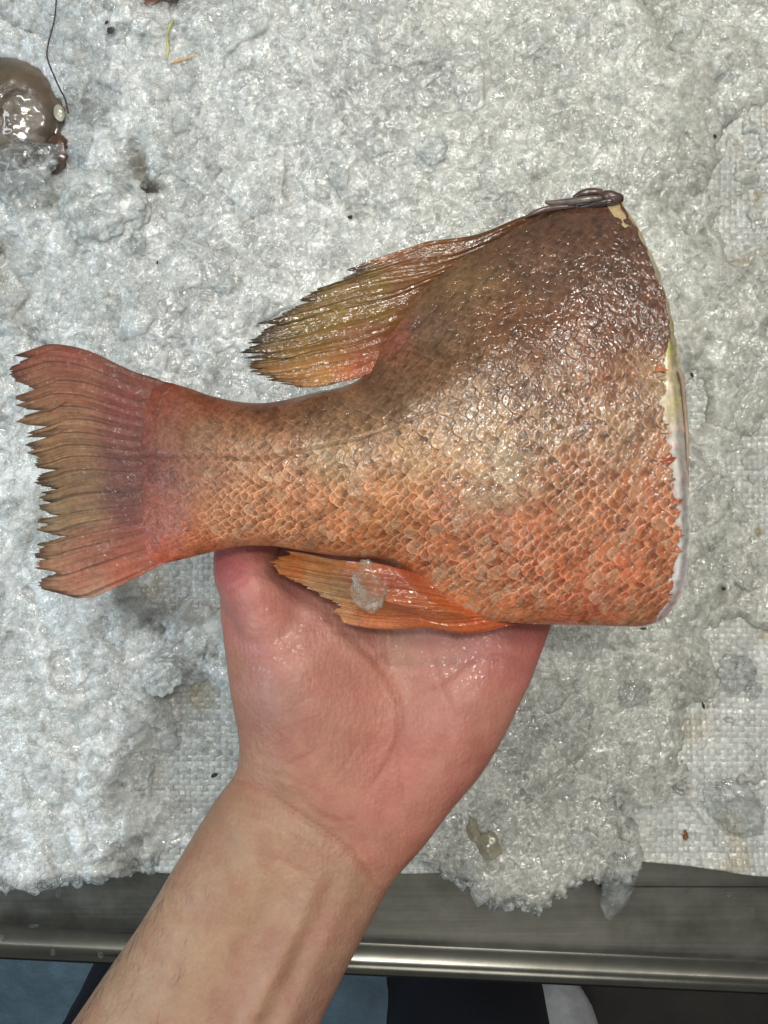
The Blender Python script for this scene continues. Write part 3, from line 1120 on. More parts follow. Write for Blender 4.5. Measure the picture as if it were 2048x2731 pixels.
# colour
body_anchor = [
    (400, 1070, (140, 72, 52)), (560, 1075, (136, 76, 54)), (700, 1100, (118, 74, 56)), (850, 1070, (112, 76, 60)), (1000, 1010, (112, 80, 66)),
    (1040, 900, (140, 82, 74)), (1150, 780, (118, 90, 66)), (1300, 670, (106, 78, 60)), (1450, 600, (96, 68, 56)), (1620, 570, (100, 70, 62)),
    (1250, 760, (128, 102, 74)), (1450, 740, (112, 84, 74)), (1650, 700, (106, 76, 68)), (1740, 850, (104, 66, 52)), (1150, 900, (116, 92, 78)),
    (1350, 880, (124, 84, 60)), (1500, 900, (122, 78, 54)), (1650, 900, (116, 74, 54)), (1250, 1000, (122, 92, 74)), (1450, 1020, (126, 90, 70)),
    (1620, 1020, (150, 104, 84)), (1740, 1050, (164, 130, 112)), (1050, 1080, (124, 98, 82)), (900, 1130, (140, 110, 88)), (1250, 1110, (142, 116, 94)),
    (1450, 1140, (148, 116, 92)), (1650, 1160, (146, 112, 92)), (1750, 1230, (168, 116, 92)), (700, 1180, (150, 110, 86)), (560, 1170, (140, 102, 82)),
    (440, 1170, (140, 96, 80)), (430, 1260, (136, 84, 76)), (430, 1380, (162, 92, 76)), (560, 1270, (156, 108, 90)), (700, 1270, (176, 122, 92)),
    (900, 1230, (168, 134, 104)), (1100, 1220, (176, 138, 104)), (1300, 1200, (172, 138, 108)), (1330, 1300, (172, 130, 104)), (1500, 1280, (160, 104, 74)),
    (1700, 1320, (182, 112, 78)), (600, 1380, (184, 124, 92)), (800, 1340, (184, 122, 84)), (1000, 1350, (186, 124, 82)), (1150, 1370, (182, 110, 70)),
    (1350, 1400, (184, 106, 70)), (1550, 1400, (182, 110, 74)), (1750, 1430, (184, 110, 76)), (560, 1460, (180, 96, 58)), (750, 1430, (196, 124, 84)),
    (950, 1450, (196, 118, 74)), (1150, 1500, (184, 104, 62)), (1400, 1520, (186, 98, 54)), (1650, 1540, (188, 102, 66)), (1200, 1590, (202, 118, 66)),
    (1350, 1620, (196, 112, 66)), (1550, 1630, (190, 98, 62)), (1720, 1640, (180, 108, 74))]
tail_anchor = [(60, 950, (150, 76, 48)), (200, 950, (158, 76, 52)), (330, 1000, (128, 62, 46)), (430, 1040, (130, 66, 48)), (90, 1040, (150, 96, 62)), (200, 1040, (158, 92, 60)), (330, 1080, (150, 66, 56)),
               (80, 1120, (160, 118, 78)), (200, 1130, (160, 112, 74)), (310, 1150, (142, 76, 62)), (400, 1150, (132, 74, 66)), (100, 1200, (164, 122, 76)), (200, 1220, (156, 112, 72)), (310, 1230, (126, 76, 68)),
               (400, 1240, (118, 66, 62)), (120, 1290, (128, 100, 66)), (220, 1290, (140, 106, 74)), (320, 1310, (118, 70, 66)), (130, 1380, (166, 140, 100)), (230, 1370, (156, 120, 86)), (340, 1380, (126, 70, 68)),
               (130, 1450, (168, 122, 88)), (250, 1450, (162, 96, 72)), (360, 1440, (168, 82, 62)), (130, 1560, (170, 118, 84)), (220, 1550, (184, 106, 74)), (330, 1510, (192, 94, 58)), (420, 1480, (184, 90, 60)), (240, 1590, (196, 150, 130))]
bc = idw(BX, BY, body_anchor + [a for a in tail_anchor if a[0] > 300], p=1.8)
patch = fbm(BX / 45, BY / 45, 240, 4)
bc = bc * (0.80 + 0.42 * patch)[..., None]
# scale centre darker and more saturated, thin rim pale
rimw = smooth(0.80, 0.96, ED)
scv = (0.78 + 0.44 * SID)
ll = lift[..., None] / 1.0
bc = bc * (1 + ll * (scv[..., None] - 1))
pale = np.array([0.54, 0.37, 0.28])
rim_k = ((0.35 + 1.2 * smooth(0.35, 0.65, fbm(BX / 70, BY / 60, 248, 4)))* 0.62 * rimw * np.clip(lift, 0, 1) * (0.35 + 0.65 * smooth(0.25, 0.5, Sg)))[..., None]
bc = bc * (1 - rim_k) + (0.5 * pale + 1.0 * bc) * rim_k
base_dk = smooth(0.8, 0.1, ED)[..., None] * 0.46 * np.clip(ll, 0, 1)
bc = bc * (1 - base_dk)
flk = smooth(0.56, 0.70, vnoise((BX + 0.9 * BY) / 7.0, (BX - BY) / 30.0, 270) * 0.6 + 0.4 * fbm(BX / 40, BY / 40, 272, 2)) * smooth(0.28, 0.45, Sg) * smooth(520, 700, BX)
bc = bc * (1 - 0.30 * flk[..., None]) + 0.30 * flk[..., None] * np.array([0.50, 0.40, 0.32])
dkf = smooth(0.58, 0.72, vnoise((BX - 0.7 * BY) / 26.0, (BX + BY) / 9.0, 274) * 0.6 + 0.4 * fbm(BX / 30, BY / 30, 275, 2)) * smooth(480, 640, BX)
bc = bc * (1 - 0.30 * dkf[..., None])
# odd pale / yellowish torn scales
odd = (SID > 0.80) & (Sg > 0.3) & (BX > 560)
bc = np.where(odd[..., None], bc * 0.66 + 0.34 * np.array([0.50, 0.38, 0.31]), bc)
odd2 = (SID < 0.22) & (Sg > 0.45) & (BX > 600)
bc = np.where(odd2[..., None], bc * np.array([0.95, 0.80, 0.70]), bc)
pat = np.exp(-((BX - 1340) / 90) ** 2 - ((BY - 1250) / 75) ** 2) + 0.7 * np.exp(-((BX - 1270) / 70) ** 2 - ((BY - 1340) / 30) ** 2) + 0.7 * np.exp(-((BX - 870) / 60) ** 2 - ((BY - 1210) / 28) ** 2) \
    + 0.8 * np.exp(-((BX - 1755) / 22) ** 2 - ((BY - 1040) / 110) ** 2) * smooth(0.4, 0.6, fbm(BX / 30, BY / 30, 250, 3))
pat = np.clip(pat, 0, 1) * smooth(0.38, 0.60, fbm(BX / 26, BY / 26, 246, 4) + 0.06 + 0.45 * (SID - 0.5))  # pale patches: body highlights and silver glints put into the colour
bc = bc * (1 - 0.42 * pat[..., None]) + 0.42 * pat[..., None] * np.array([0.44, 0.41, 0.36])
wet = 0.16 + 0.9 * smooth(980, 830, BY) * smooth(1000, 1100, BX) + 0.85 * np.exp(-((BY - 1170) / 120) ** 2) * smooth(1180, 1350, BX) \
    + 0.9 * np.exp(-((BX - 960) / 110) ** 2 - ((BY - 1095) / 40) ** 2) + 0.35 * smooth(700, 900, BX) * smooth(0.4, 0.6, fbm(BX / 80, BY / 80, 255, 3)) + 0.25 * smooth(1050, 1300, BX)
wet = np.clip(wet + 0.25 * np.exp(-((BX - 1250) / 330) ** 2 - ((BY - 1180) / 130) ** 2), 0, 1)
silver = np.clip(0.55 * np.exp(-((BY - 1200) / 130) ** 2) * smooth(560, 760, BX) + 0.6 * pat, 0, 1) * smooth(0.3, 0.7, SID + 0.3 * patch)
latm = np.exp(-((BY - lat) / 5) ** 2) * smooth(1500, 1000, BX)
disp = disp - 0.00035 * latm
bc = bc * (1 - 0.22 * latm[..., None])

mul_ = np.stack([0.90 - 0.10 * smooth(1250, 1000, BY), 0.80 - 0.13 * smooth(1250, 1000, BY), 0.56 - 0.14 * smooth(1250, 1000, BY)], -1)
sm_ = smooth(620, 400, BX)[..., None]
bc = bc * (mul_ * (1 - sm_) + sm_ * np.array([0.80, 0.73, 0.60]))
bc = bc * 0.88 + 0.12 * bc.mean(-1, keepdims=True)

bx, by = PX(BX, BY, ZF + HT * smooth(1000, 1750, BX))
closed_sheet('scaly_body', bx, by, ZF + HT + disp, ZF - HT, np.clip(bc, 0.01, 0.85), fish, M_FISH, {'wet': wet, 'silver': silver})

# flesh showing round the cut
NW = 40
wv = np.linspace(0, 1, NW)
vv_ = np.linspace(0, 1, 300)
cutc = curve(cut_pts, vv_)
inn = curve(skin_pts, vv_) - np.array([40, 0])
inn[:, 1] = np.clip(inn[:, 1], 545, 1655)
cutc[:, 0] -= 5
cutc[:, 0] += 8 * (fbm(vv_ * 60, vv_ * 0 + 9, 261, 3) - 0.5) + 5 * (vnoise(vv_ * 26, vv_ * 0, 260) - 0.5)
FXp = inn[:, None, 0] * (1 - wv) + cutc[:, None, 0] * wv
FYp = inn[:, None, 1] * (1 - wv) + cutc[:, None, 1] * wv
sg = np.broadcast_to(vv_[:, None], FXp.shape)
ht = half_t(FXp, np.clip(sg, 0.004, 0.996)) * 0.975
ht = ht * (1 - 0.35 * smooth(0.55, 1.0, wv)[None] ** 2) + 0.0006 * (fbm(FXp / 25, FYp / 60, 262, 3) - 0.5)
ht = np.maximum(ht, 0.0006)
fc = idw(FXp, FYp, [(1660, 540, (190, 170, 130)), (1740, 700, (190, 180, 146)), (1790, 850, (186, 178, 140)), (1810, 990, (206, 198, 160)), (1800, 1060, (200, 190, 160)),
                    (1830, 1200, (205, 200, 192)), (1840, 1400, (208, 205, 202)), (1830, 1540, (205, 200, 198)), (1770, 1650, (200, 180, 176))])
yel = smooth(0.55, 0.68, fbm(FXp / 30, FYp / 40, 264, 3)) * smooth(1300, 900, FYp)
fc = fc * (0.74 + 0.5 * fbm(FXp / 14, FYp / 9, 266, 4))[..., None]
red = smooth(0.55, 0.72, fbm(FXp / 12, FYp / 22, 268, 3)) * 0.5
fc = fc * (1 - red[..., None] * np.array([0.1, 0.45, 0.5]))
fc = fc * (1 - yel[..., None] * np.array([0.03, 0.06, 0.45]))
x_, y_ = PX(FXp, FYp, ZF + ht)
closed_sheet('cut_flesh', x_, y_, ZF + ht, ZF - ht, np.clip(fc, 0, 0.8), fish, M_FLESH)
# torn scales sticking out at the cut edge
NT_ = 20
for i in range(NT_):
    f = 0.38 + 0.58 * random.random()
    p = curve(skin_pts, np.array([f]))[0]
    sz = random.uniform(8, 22)
    ang = random.uniform(-0.9, 0.9)
    n = 8
    g = np.linspace(-1, 1, n)
    A, B = np.meshgrid(g, g)
    lx_ = p[0] - 6 + sz * (0.9 * A * math.cos(ang) - 0.8 * B * math.sin(ang))
    ly_ = p[1] + sz * (0.9 * A * math.sin(ang) + 0.55 * B * (1.1 - 0.5 * (A + 1)) * math.cos(ang))
    hh = half_t(np.array(p[0]), np.array(f)) + 0.0004 + 0.0004 * (A + 1) * random.random()+ 0.0004 * B * random.uniform(-1, 1)
    X_, Y_ = PX(lx_, ly_, ZF + float(half_t(np.array(p[0]), np.array(f))))
    cc = random.choice([(185, 90, 62), (150, 100, 80), (196, 120, 90), (120, 80, 66), (200, 160, 140)])
    if p[1] > 1350:
        cc = random.choice([(182, 108, 72), (196, 110, 80)])
    closed_sheet('torn_scale', X_, Y_, ZF + hh, ZF + hh - 0.00025, np.broadcast_to(s2l(cc) * np.array([0.72, 0.78, 0.62]), (n, n, 3)), fish, M_FIN, {'wet': np.full((n, n), 0.9)})
# thin bone along the cut
def tube(name, pts, radii, mat, parent=None, nr=8, seg=6, zref=None):
    """pts: (px,py,z) ; radii in metres"""
    t = np.linspace(0, 1, max(2, len(pts) * seg))
    c = curve([(*p, r) for p, r in zip(pts, radii)], t)
    X, Y = PX(c[:, 0], c[:, 1], zref if zref is not None else float(np.mean(c[:, 2])))
    P = np.stack([X, Y, c[:, 2]], -1)
    T = np.gradient(P, axis=0)
    T /= np.linalg.norm(T, axis=1)[:, None] + 1e-12
    up = np.array([0, 0, 1.0])
    S = np.cross(T, up)
    S /= np.linalg.norm(S, axis=1)[:, None] + 1e-12
    U = np.cross(S, T)
    a = np.arange(nr) / nr * 2 * math.pi
    V = P[:, None] + c[:, 3][:, None, None] * (np.cos(a)[None, :, None] * S[:, None] + np.sin(a)[None, :, None] * U[:, None])
    me = raw_mesh(name, V, grid_faces(len(t), nr, wrap=True))
    bm = bmesh.new()
    bm.from_mesh(me)
    bmesh.ops.holes_fill(bm, edges=bm.edges)
    bmesh.ops.recalc_face_normals(bm, faces=bm.faces)
    bm.to_mesh(me)
    bm.free()
    return link(name, me, mat, parent)


M_BONE = mat_simple('bone', (0.30, 0.22, 0.17), 0.4, 200, 0.3, 0.0003, coat=0.5)
tube('rib_bone', [(1765, 985, ZF + 0.020), (1808, 997, ZF + 0.0185), (1824, 1090, ZF + 0.017), (1834, 1200, ZF + 0.016), (1838, 1330, ZF + 0.014)], [0.0004, 0.0007, 0.0006, 0.0005, 0.0003], M_BONE, fish, zref=ZF + 0.016)


def fin(name, left, right, top, bottom, nu, nv, zfun, colfun, rays, parent, wetf, axis=1, resid=4.0, thick=0.0007):
    u = np.linspace(0, 1, nu)
    v = np.linspace(0, 1, nv)
    L = linear(left, v, axis)
    R = curve(right, v)
    T = curve(top, u)
    B = curve(bottom, u)
    jit = (vnoise(v * rays * 9, v * 0, 340) - 0.5) * 16 + (vnoise(v * rays * 22, v * 0, 341) - 0.5) * 14
    L[:, 0] += jit * np.sin(np.pi * v) ** 0.3
    k = max(3, nv // 5)
    pad = np.pad(L, ((k, k), (0, 0)), mode='reflect', reflect_type='odd')
    ker = np.hanning(2 * k + 1)
    ker /= ker.sum()
    Ls = np.stack([np.convolve(pad[:, i], ker, 'valid') for i in range(2)], -1)
    w_ = np.sin(np.pi * np.clip(v, 0, 1))[:, None] ** 0.3
    Ls = L * (1 - w_) + Ls * w_
    P = coons(Ls, R, T, B, u, v) + (L - Ls)[:, None, :] * ((1 - u) ** resid)[None, :, None]
    X, Y = P[..., 0], P[..., 1]
    U, V = np.meshgrid(u, v)
    # main rays with finer branches towards the free edge
    ph = V * rays + 1.3 * vnoise(V * 6, U * 0, 299) + 0.15 * vnoise(V * rays, U * 2, 300)
    r1 = np.abs((ph % 1) - 0.5) * 2
    r2 = np.abs((ph * 2 % 1) - 0.5) * 2
    r4 = np.abs((ph * 4 + 0.3 * vnoise(V * 30, U * 5, 301)) % 1 - 0.5) * 2
    tipw = smooth(0.75, 0.25, U)
    ridge = (1 - r1) * (0.8 - 0.35 * tipw) + (r2) * 0.30 * tipw + r4 * 0.26 * smooth(0.6, 0.1, U)
    z = zfun(U, V, X, Y) + 0.00045 * ridge * smooth(0.0, 0.05, U)
    c = colfun(U, V, X, Y, r1, r2, r4)
    X_, Y_ = PX(X, Y, ZF)
    th = thick * (0.35 + 0.65 * U)
    return closed_sheet(name, X_, Y_, z, z - th - 0.0003, np.clip(c, 0.005, 0.8), parent, M_FIN, {'wet': wetf(U, V, X, Y)})


# tail fin --------------------------------------------------------
zt = [(57, 245), (165, 262), (100, 268), (40, 303), (60, 312), (44, 328), (75, 362), (165, 398), (105, 415), (60, 438), (120, 452), (78, 466), (130, 485), (225, 496), (120, 508),
      (82, 534), (105, 550), (205, 560), (105, 588), (150, 596), (104, 607), (215, 606), (112, 636), (140, 658), (130, 678), (160, 700), (145, 742), (250, 752), (160, 766), (145, 796), (165, 822),
      (270, 840), (165, 850), (185, 865), (155, 880), (212, 897), (152, 908), (185, 935), (258, 958), (153, 967), (165, 985), (215, 995), (150, 1015), (220, 1038), (282, 1048), (160, 1083),
      (190, 1092), (175, 1110), (150, 1138), (205, 1148), (155, 1162), (180, 1172), (154, 1186), (265, 1206), (200, 1225), (170, 1252), (190, 1280), (270, 1302), (340, 1320)]
tl = [(x * 0.6028, 800 + y * 0.6028) for x, y in zt]
tt_ = [tl[0], (108, 924), (130, 918), (175, 921), (229, 934), (289, 960), (362, 993), (431, 1015), (520, 1060)]
tb_ = [tl[-1], (235, 1594), (253, 1591), (300, 1570), (350, 1547), (422, 1511), (480, 1480), (540, 1440)]
tr_ = [(520, 1060), (480, 1130), (465, 1250), (475, 1350), (540, 1440)]


def tail_col(U, V, X, Y, r1, r2, r4):
    c = idw(X, Y, tail_anchor + [a for a in body_anchor if a[0] < 500], p=1.9)
    c = c * (0.72 + 0.56 * fbm(U * 7, V * 60, 310, 3))[..., None] * np.array([0.80, 0.75, 0.60])
    groove = smooth(0.80, 1.0, r1) * 0.50 * smooth(1.0, 0.3, U)
    c = c * (1 - groove[..., None])
    c = (c * 0.76 + 0.24 * c.mean(-1, keepdims=True)) * 0.94
    fine = smooth(0.7, 1.0, r4) * smooth(0.65, 0.05, U) * 0.42
    c = c * (1 - fine[..., None] * np.array([0.7, 0.9, 1.1]))
    tip = smooth(0.10, 0.0, U + 0.06 * (fbm(V * 40, U * 3, 312, 2) - 0.5)) * (0.5 + 0.5 * fbm(V * 14, U, 313, 2))
    c = c * (1 - 0.80 * tip[..., None])
    top = smooth(0.03, 0.0, V) * smooth(0.1, 0.3, U)
    return c * (1 - 0.55 * top[..., None])


fin('tail_fin', tl, tr_, tt_, tb_, 260, 760, lambda U, V, X, Y: ZF + 0.0004 + 0.0016 * np.sin(V * 9 + U) * (1 - U) - 0.002 * (1 - U) ** 2 + 0.0018 * np.abs(V - 0.5) * (1 - U),
    tail_col, 17, fish, lambda U, V, X, Y: 0.12 + 0.25 * smooth(0.5, 0.7, fbm(X / 60, Y / 60, 315, 3)), resid=3.6)

# dorsal fin ------------------------------------------------------
zd = [(765, 410), (850, 425), (800, 445), (720, 490), (600, 525), (540, 560), (470, 605), (620, 600), (520, 622), (400, 665), (340, 720), (225, 748), (400, 728), (300, 765), (230, 800), (185, 850), (165, 870), (215, 872), (90, 934), (300, 915),
      (118, 966), (400, 900 + 10), (250, 950), (180, 985), (148, 1027), (200, 1010), (155, 1050), (250, 1030), (190, 1070), (320, 1062), (255, 1086), (330, 1085), (265, 1103), (420, 1120), (340, 1115), (480, 1143), (410, 1144)]
# sort the free edge into a monotone order
dl = [(600 + x * 0.4219, 550 + y * 0.4219) for x, y in zd]
dl_m = []
ycur = -1e9
for x, y in dl:
    y = max(y, ycur + 2.0)
    dl_m.append((x, y))
    ycur = y
dtop = [dl_m[0], (960, 709), (1010, 690), (1090, 664), (1140, 648), (1240, 636), (1300, 620), (1398, 580), (1500, 560)]
dbot = [dl_m[-1], (820, 1036), (860, 1032), (905, 1022), (940, 1016), (985, 1000), (1040, 985)]
dr = [(1500, 560), (1400, 640), (1290, 700), (1180, 780), (1110, 870), (1070, 940), (1040, 985)]
dors_anchor = [(940, 718, (110, 60, 40)), (1040, 690, (140, 82, 46)), (1150, 670, (120, 76, 40)), (1300, 640, (96, 58, 40)), (800, 810, (134, 96, 66)), (900, 770, (140, 110, 70)), (1000, 750, (130, 100, 48)),
               (700, 880, (108, 78, 50)), (800, 860, (130, 104, 62)), (900, 840, (140, 112, 66)), (1000, 830, (124, 92, 50)), (1080, 800, (120, 78, 58)), (660, 930, (84, 58, 38)), (760, 905, (110, 84, 50)), (860, 900, (130, 98, 62)),
               (940, 900, (140, 92, 70)), (1000, 910, (130, 76, 62)), (700, 985, (150, 108, 66)), (800, 965, (160, 116, 74)), (900, 960, (158, 104, 70)), (960, 975, (150, 74, 58)), (760, 1020, (150, 98, 68)), (860, 1010, (176, 124, 88)), (930, 1005, (190, 110, 90))]


def dors_col(U, V, X, Y, r1, r2, r4):
    c = idw(X, Y, dors_anchor, p=1.9)
    c = c * (0.70 + 0.60 * fbm(U * 5, V * 70, 320, 3))[..., None] * np.array([0.84, 0.83, 0.50])
    groove = smooth(0.80, 1.0, r1) * 0.62 * smooth(0.95, 0.5, U)
    c = c * (1 - groove[..., None] * np.array([0.8, 0.75, 1.2]).clip(0, 1.3))
    fine = smooth(0.65, 1.0, r4) * smooth(0.6, 0.1, U) * 0.40
    c = c * (1 - fine[..., None])
    tip = smooth(0.14, 0.0, U)
    return c * (1 - 0.72 * tip[..., None])


fin('dorsal_fin', dl_m, dr, dtop, dbot, 300, 620, lambda U, V, X, Y: ZF + 0.0016 + 0.0006 * smooth(0.2, 0.7, U) - 0.0035 * smooth(0.78, 1, U) + 0.0006 * np.sin(V * 20), dors_col, 15, fish,
    lambda U, V, X, Y: np.clip(0.95 - 0.55 * smooth(0.5, 0.9, V), 0, 1), resid=3.2)

# anal fin --------------------------------------------------------
za = [(250, 168), (300, 190), (200, 212), (230, 220), (150, 238), (190, 255), (170, 270), (210, 290), (195, 302), (270, 338), (400, 398), (500, 468), (560, 480), (620, 522), (570, 555), (605, 600), (625, 632)]
al = [(650 + x * 0.4219, 1400 + y * 0.4219) for x, y in za]
at = [al[0], (800, 1476), (880, 1490), (954, 1496), (1009, 1500), (1060, 1512), (1120, 1530)]
ab = [al[-1], (950, 1675), (1010, 1682), (1090, 1680), (1150, 1677), (1230, 1690), (1290, 1686), (1360, 1670), (1440, 1660)]
ar = [(1120, 1530), (1170, 1575), (1240, 1618), (1330, 1645), (1440, 1660)]
anal_anchor = [(750, 1490, (176, 104, 46)), (850, 1500, (186, 126, 84)), (950, 1510, (178, 106, 70)), (850, 1540, (184, 112, 58)), (780, 1520, (180, 96, 40)), (950, 1550, (176, 100, 54)), (900, 1580, (178, 140, 106)), (840, 1565, (180, 140, 110)),
               (1050, 1540, (170, 84, 64)), (920, 1620, (206, 138, 100)), (1000, 1620, (190, 110, 66)), (1100, 1600, (180, 94, 58)), (1000, 1660, (206, 120, 84)), (1150, 1655, (200, 104, 56)), (1280, 1675, (204, 96, 54)), (1380, 1662, (196, 92, 56))]


def anal_col(U, V, X, Y, r1, r2, r4):
    c = idw(X, Y, anal_anchor, p=2.0)
    c = c * (0.72 + 0.56 * fbm(U * 5, V * 50, 330, 3))[..., None] * np.array([0.76, 0.78, 0.62])
    g = smooth(0.80, 1.0, r1) * 0.42
    c = c * (1 - g[..., None] * np.array([0.75, 1, 1.1]))
    fine = smooth(0.7, 1.0, r4) * smooth(0.6, 0.1, U) * 0.25
    return c * (1 - fine[..., None])


fin('anal_fin', al, ar, at, ab, 240, 420, lambda U, V, X, Y: ZF - 0.006 + 0.0095 * smooth(0.15, 0.6, U) * smooth(1.1, 0.4, V) - 0.004 * smooth(0.8, 1, U) + 0.0018 * np.sin(V * 15) * (1 - U) * U * 2 + 0.0035 * smooth(0.0, 0.5, U), anal_col, 9, fish,
    lambda U, V, X, Y: np.clip(0.35 + 0.6 * smooth(0.2, 0.5, U), 0, 1), resid=3.0)

# folded dorsal spines at the top of the cut ----------------------------
M_SPINE = mat_simple('brown_spine', (0.075, 0.040, 0.030), 0.45, 160, 0.6, 0.0008, coat=0.9)
M_SPINE2 = mat_simple('grey_spine', (0.10, 0.075, 0.062), 0.45, 160, 0.6, 0.0006, coat=0.9)
M_SPINE3 = mat_simple('dark_spine', (0.030, 0.018, 0.015), 0.35, 260, 0.4, 0.0006, coat=0.9)
zs = ZF + 0.003
tag(tube('dorsal_spine', [(1450, 546, zs), (1475, 549, zs), (1520, 547, zs + .001), (1565, 543, zs + .002), (1600, 540, zs + .002)], [0.0005, 0.0010, 0.0012, 0.0011, 0.0008], M_SPINE2, fish, zref=ZF), 'long grey brown spine pointing at the tail')
tube('dorsal_spine', [(1525, 532, zs - .001), (1550, 524, zs), (1580, 520, zs), (1602, 520, zs)], [0.0005, 0.0013, 0.0014, 0.0009], M_SPINE, fish, zref=ZF)
tube('dorsal_spine', [(1540, 560, zs), (1580, 556, zs + .002), (1620, 550, zs + .003), (1650, 545, zs + .002)], [0.0004, 0.0010, 0.0014, 0.0008], M_SPINE3, fish, zref=ZF)
tube('dorsal_spine', [(1590, 530, zs), (1610, 536, zs + .003), (1632, 543, zs + .003), (1648, 538, zs + .002)], [0.0008, 0.0017, 0.0018, 0.0010], M_SPINE, fish, zref=ZF)
tube('dorsal_spine', [(1395, 586, zs - .001), (1425, 573, zs), (1470, 562, zs), (1530, 556, zs)], [0.0003, 0.0008, 0.0010, 0.0006], M_SPINE, fish, zref=ZF)

# piece of ice lying on the anal fin
X, Y = PX(988, 1558, ZF)
o = lump('ice_lump', (float(X), float(Y), ZF + 0.0065), (0.0055, 0.0066, 0.0016), mat_clear_ice('melting_ice', 0.25, 0.10, (0.42, 0.37, 0.30)), seed=91, amp=0.35, freq=1.3, sub=5, rot=0.3, facet=0.15)
tag(o, 'translucent ice piece melting on the lower fin of the fish', 'ice lump', 'separate lumps of ice')

# ------------------------------------------------------------------ person: hand, forearm, trousers, shoe
ZH = 0.098
person = empty('person', (float(PX(600, 2900, 0)[0]), float(PX(600, 3100, 0)[1]) - 0.05, FLZ),
               'person in dark trousers holding the fish on one open palm', 'person')
secs = [  # left, right (px), half thickness, z centre
    ((-260, 3420), (420, 3640), 0.030, 0.088),
    ((-60, 3110), (600, 3300), 0.029, 0.090),
    ((115, 2845), (715, 3040), 0.028, 0.092),
    ((259, 2631), (812, 2825), 0.026, 0.094),
    ((370, 2470), (882, 2674), 0.024, 0.095),
    ((469, 2304), (955, 2525), 0.0225, 0.096),
    ((566, 2146), (1045, 2358), 0.0205, 0.096),
    ((620, 2075), (1130, 2258), 0.0190, 0.096),
    ((637, 2015), (1209, 2152), 0.0180, 0.097),
    ((634, 1955), (1282, 2066), 0.0175, 0.097),
    ((621, 1880), (1342, 1967), 0.0170, 0.098),
    ((610, 1814), (1384, 1880), 0.0160, 0.098),
    ((599, 1725), (1417, 1814), 0.0150, 0.098),
    ((588, 1650), (1448, 1735), 0.0140, 0.097),
    ((584, 1590), (1476, 1665), 0.0130, 0.096),
    ((603, 1530), (1500, 1590), 0.0120, 0.094),
    ((660, 1480), (1510, 1520), 0.0110, 0.092),
    ((760, 1430), (1505, 1450), 0.0100, 0.090),
    ((850, 1390), (1490, 1400), 0.0080, 0.088)]
Ls = np.array([s[0] for s in secs], float)
Rs = np.array([s[1] for s in secs], float)
tk = np.array([s[2] for s in secs])
zc = np.array([s[3] for s in secs])
data = np.hstack([Ls, Rs, tk[:, None], zc[:, None]])
NS = 150
dat = curve(data, np.linspace(0, 1, NS))
NRg = 96
ang = np.arange(NRg) / NRg * 2 * math.pi
V = []
for d in dat:
    cxy = (d[0:2] + d[2:4]) / 2
    hw = (d[0:2] - d[2:4]) / 2
    for a in ang:
        ca, sa = math.cos(a), math.sin(a)
        ex = 2 / 2.35
        ca2 = math.copysign(abs(ca) ** ex, ca)
        sa2 = math.copysign(abs(sa) ** ex, sa)
        p = cxy + hw * ca2
        X, Y = PX(p[0], p[1], ZH)
        V.append((X, Y, d[5] + d[4] * sa2))
me = raw_mesh('body_tmp', V, grid_faces(NS, NRg, wrap=True))
bm = bmesh.new()
bm.from_mesh(me)
bmesh.ops.holes_fill(bm, edges=bm.edges)
bmesh.ops.recalc_face_normals(bm, faces=bm.faces)
bm.to_mesh(me)
bm.free()
parts_tmp = [bpy.data.objects.new('t0', me)]
COL.objects.link(parts_tmp[0])
DM = mat_simple('tmp', (0.5, 0.5, 0.5))


def chain(pts, radii):
    o = tube('tmp', pts, radii, DM, None, nr=20, seg=12, zref=ZH)
    parts_tmp.append(o)
    for p, r in ((pts[-1], radii[-1]), (pts[0], radii[0])):
        X, Y = PX(p[0], p[1], ZH)
        parts_tmp.append(lump('tmp', (float(X), float(Y), p[2]), (r, r, r * 0.95), DM, amp=0, sub=3))


# thumb and the four fingers reach under the fish
chain([(730, 1640, 0.100), (665, 1530, 0.103), (668, 1430, 0.1035), (700, 1330, 0.102), (728, 1240, 0.101)], [0.0125, 0.0112, 0.0105, 0.0100, 0.0078])
chain([(930, 1470, 0.092), (985, 1280, 0.093), (1035, 1120, 0.095), (1085, 1010, 0.098)], [0.0105, 0.0090, 0.0083, 0.0068])
chain([(1100, 1450, 0.092), (1155, 1230, 0.091), (1200, 1050, 0.093), (1235, 930, 0.096)], [0.0108, 0.0094, 0.0085, 0.0070])
chain([(1265, 1450, 0.092), (1330, 1240, 0.091), (1380, 1080, 0.093), (1415, 965, 0.096)], [0.0104, 0.0089, 0.0080, 0.0066])
chain([(1400, 1480, 0.092), (1470, 1320, 0.093), (1515, 1210, 0.095), (1545, 1120, 0.098)], [0.0095, 0.0078, 0.0070, 0.0058])
# join, remesh
bm = bmesh.new()
for o in parts_tmp:
    m2 = o.data.copy()
    m2.transform(Matrix.Translation(o.location))
    bm.from_mesh(m2)
    bpy.data.meshes.remove(m2)
jm = bpy.data.meshes.new('hand_and_forearm')
bm.to_mesh(jm)
bm.free()
for o in parts_tmp:
    bpy.data.objects.remove(o)
jo = bpy.data.objects.new('hand_tmp', jm)
COL.objects.link(jo)
rm = jo.modifiers.new('r', 'REMESH')
rm.mode = 'VOXEL'
rm.voxel_size = 0.0011
sm = jo.modifiers.new('s', 'SMOOTH')
sm.factor = 0.8
sm.iterations = 14
dg = bpy.context.evaluated_depsgraph_get()
hm = bpy.data.meshes.new_from_object(jo.evaluated_get(dg))
bpy.data.objects.remove(jo)
hm.name = 'hand_and_forearm'
n = len(hm.vertices)
co = np.zeros(n * 3, np.float32)
hm.vertices.foreach_get('co', co)
co = co.reshape(-1, 3).astype(float)
nm = np.zeros(n * 3, np.float32)
hm.vertices.foreach_get('normal', nm)
nm = nm.reshape(-1, 3)
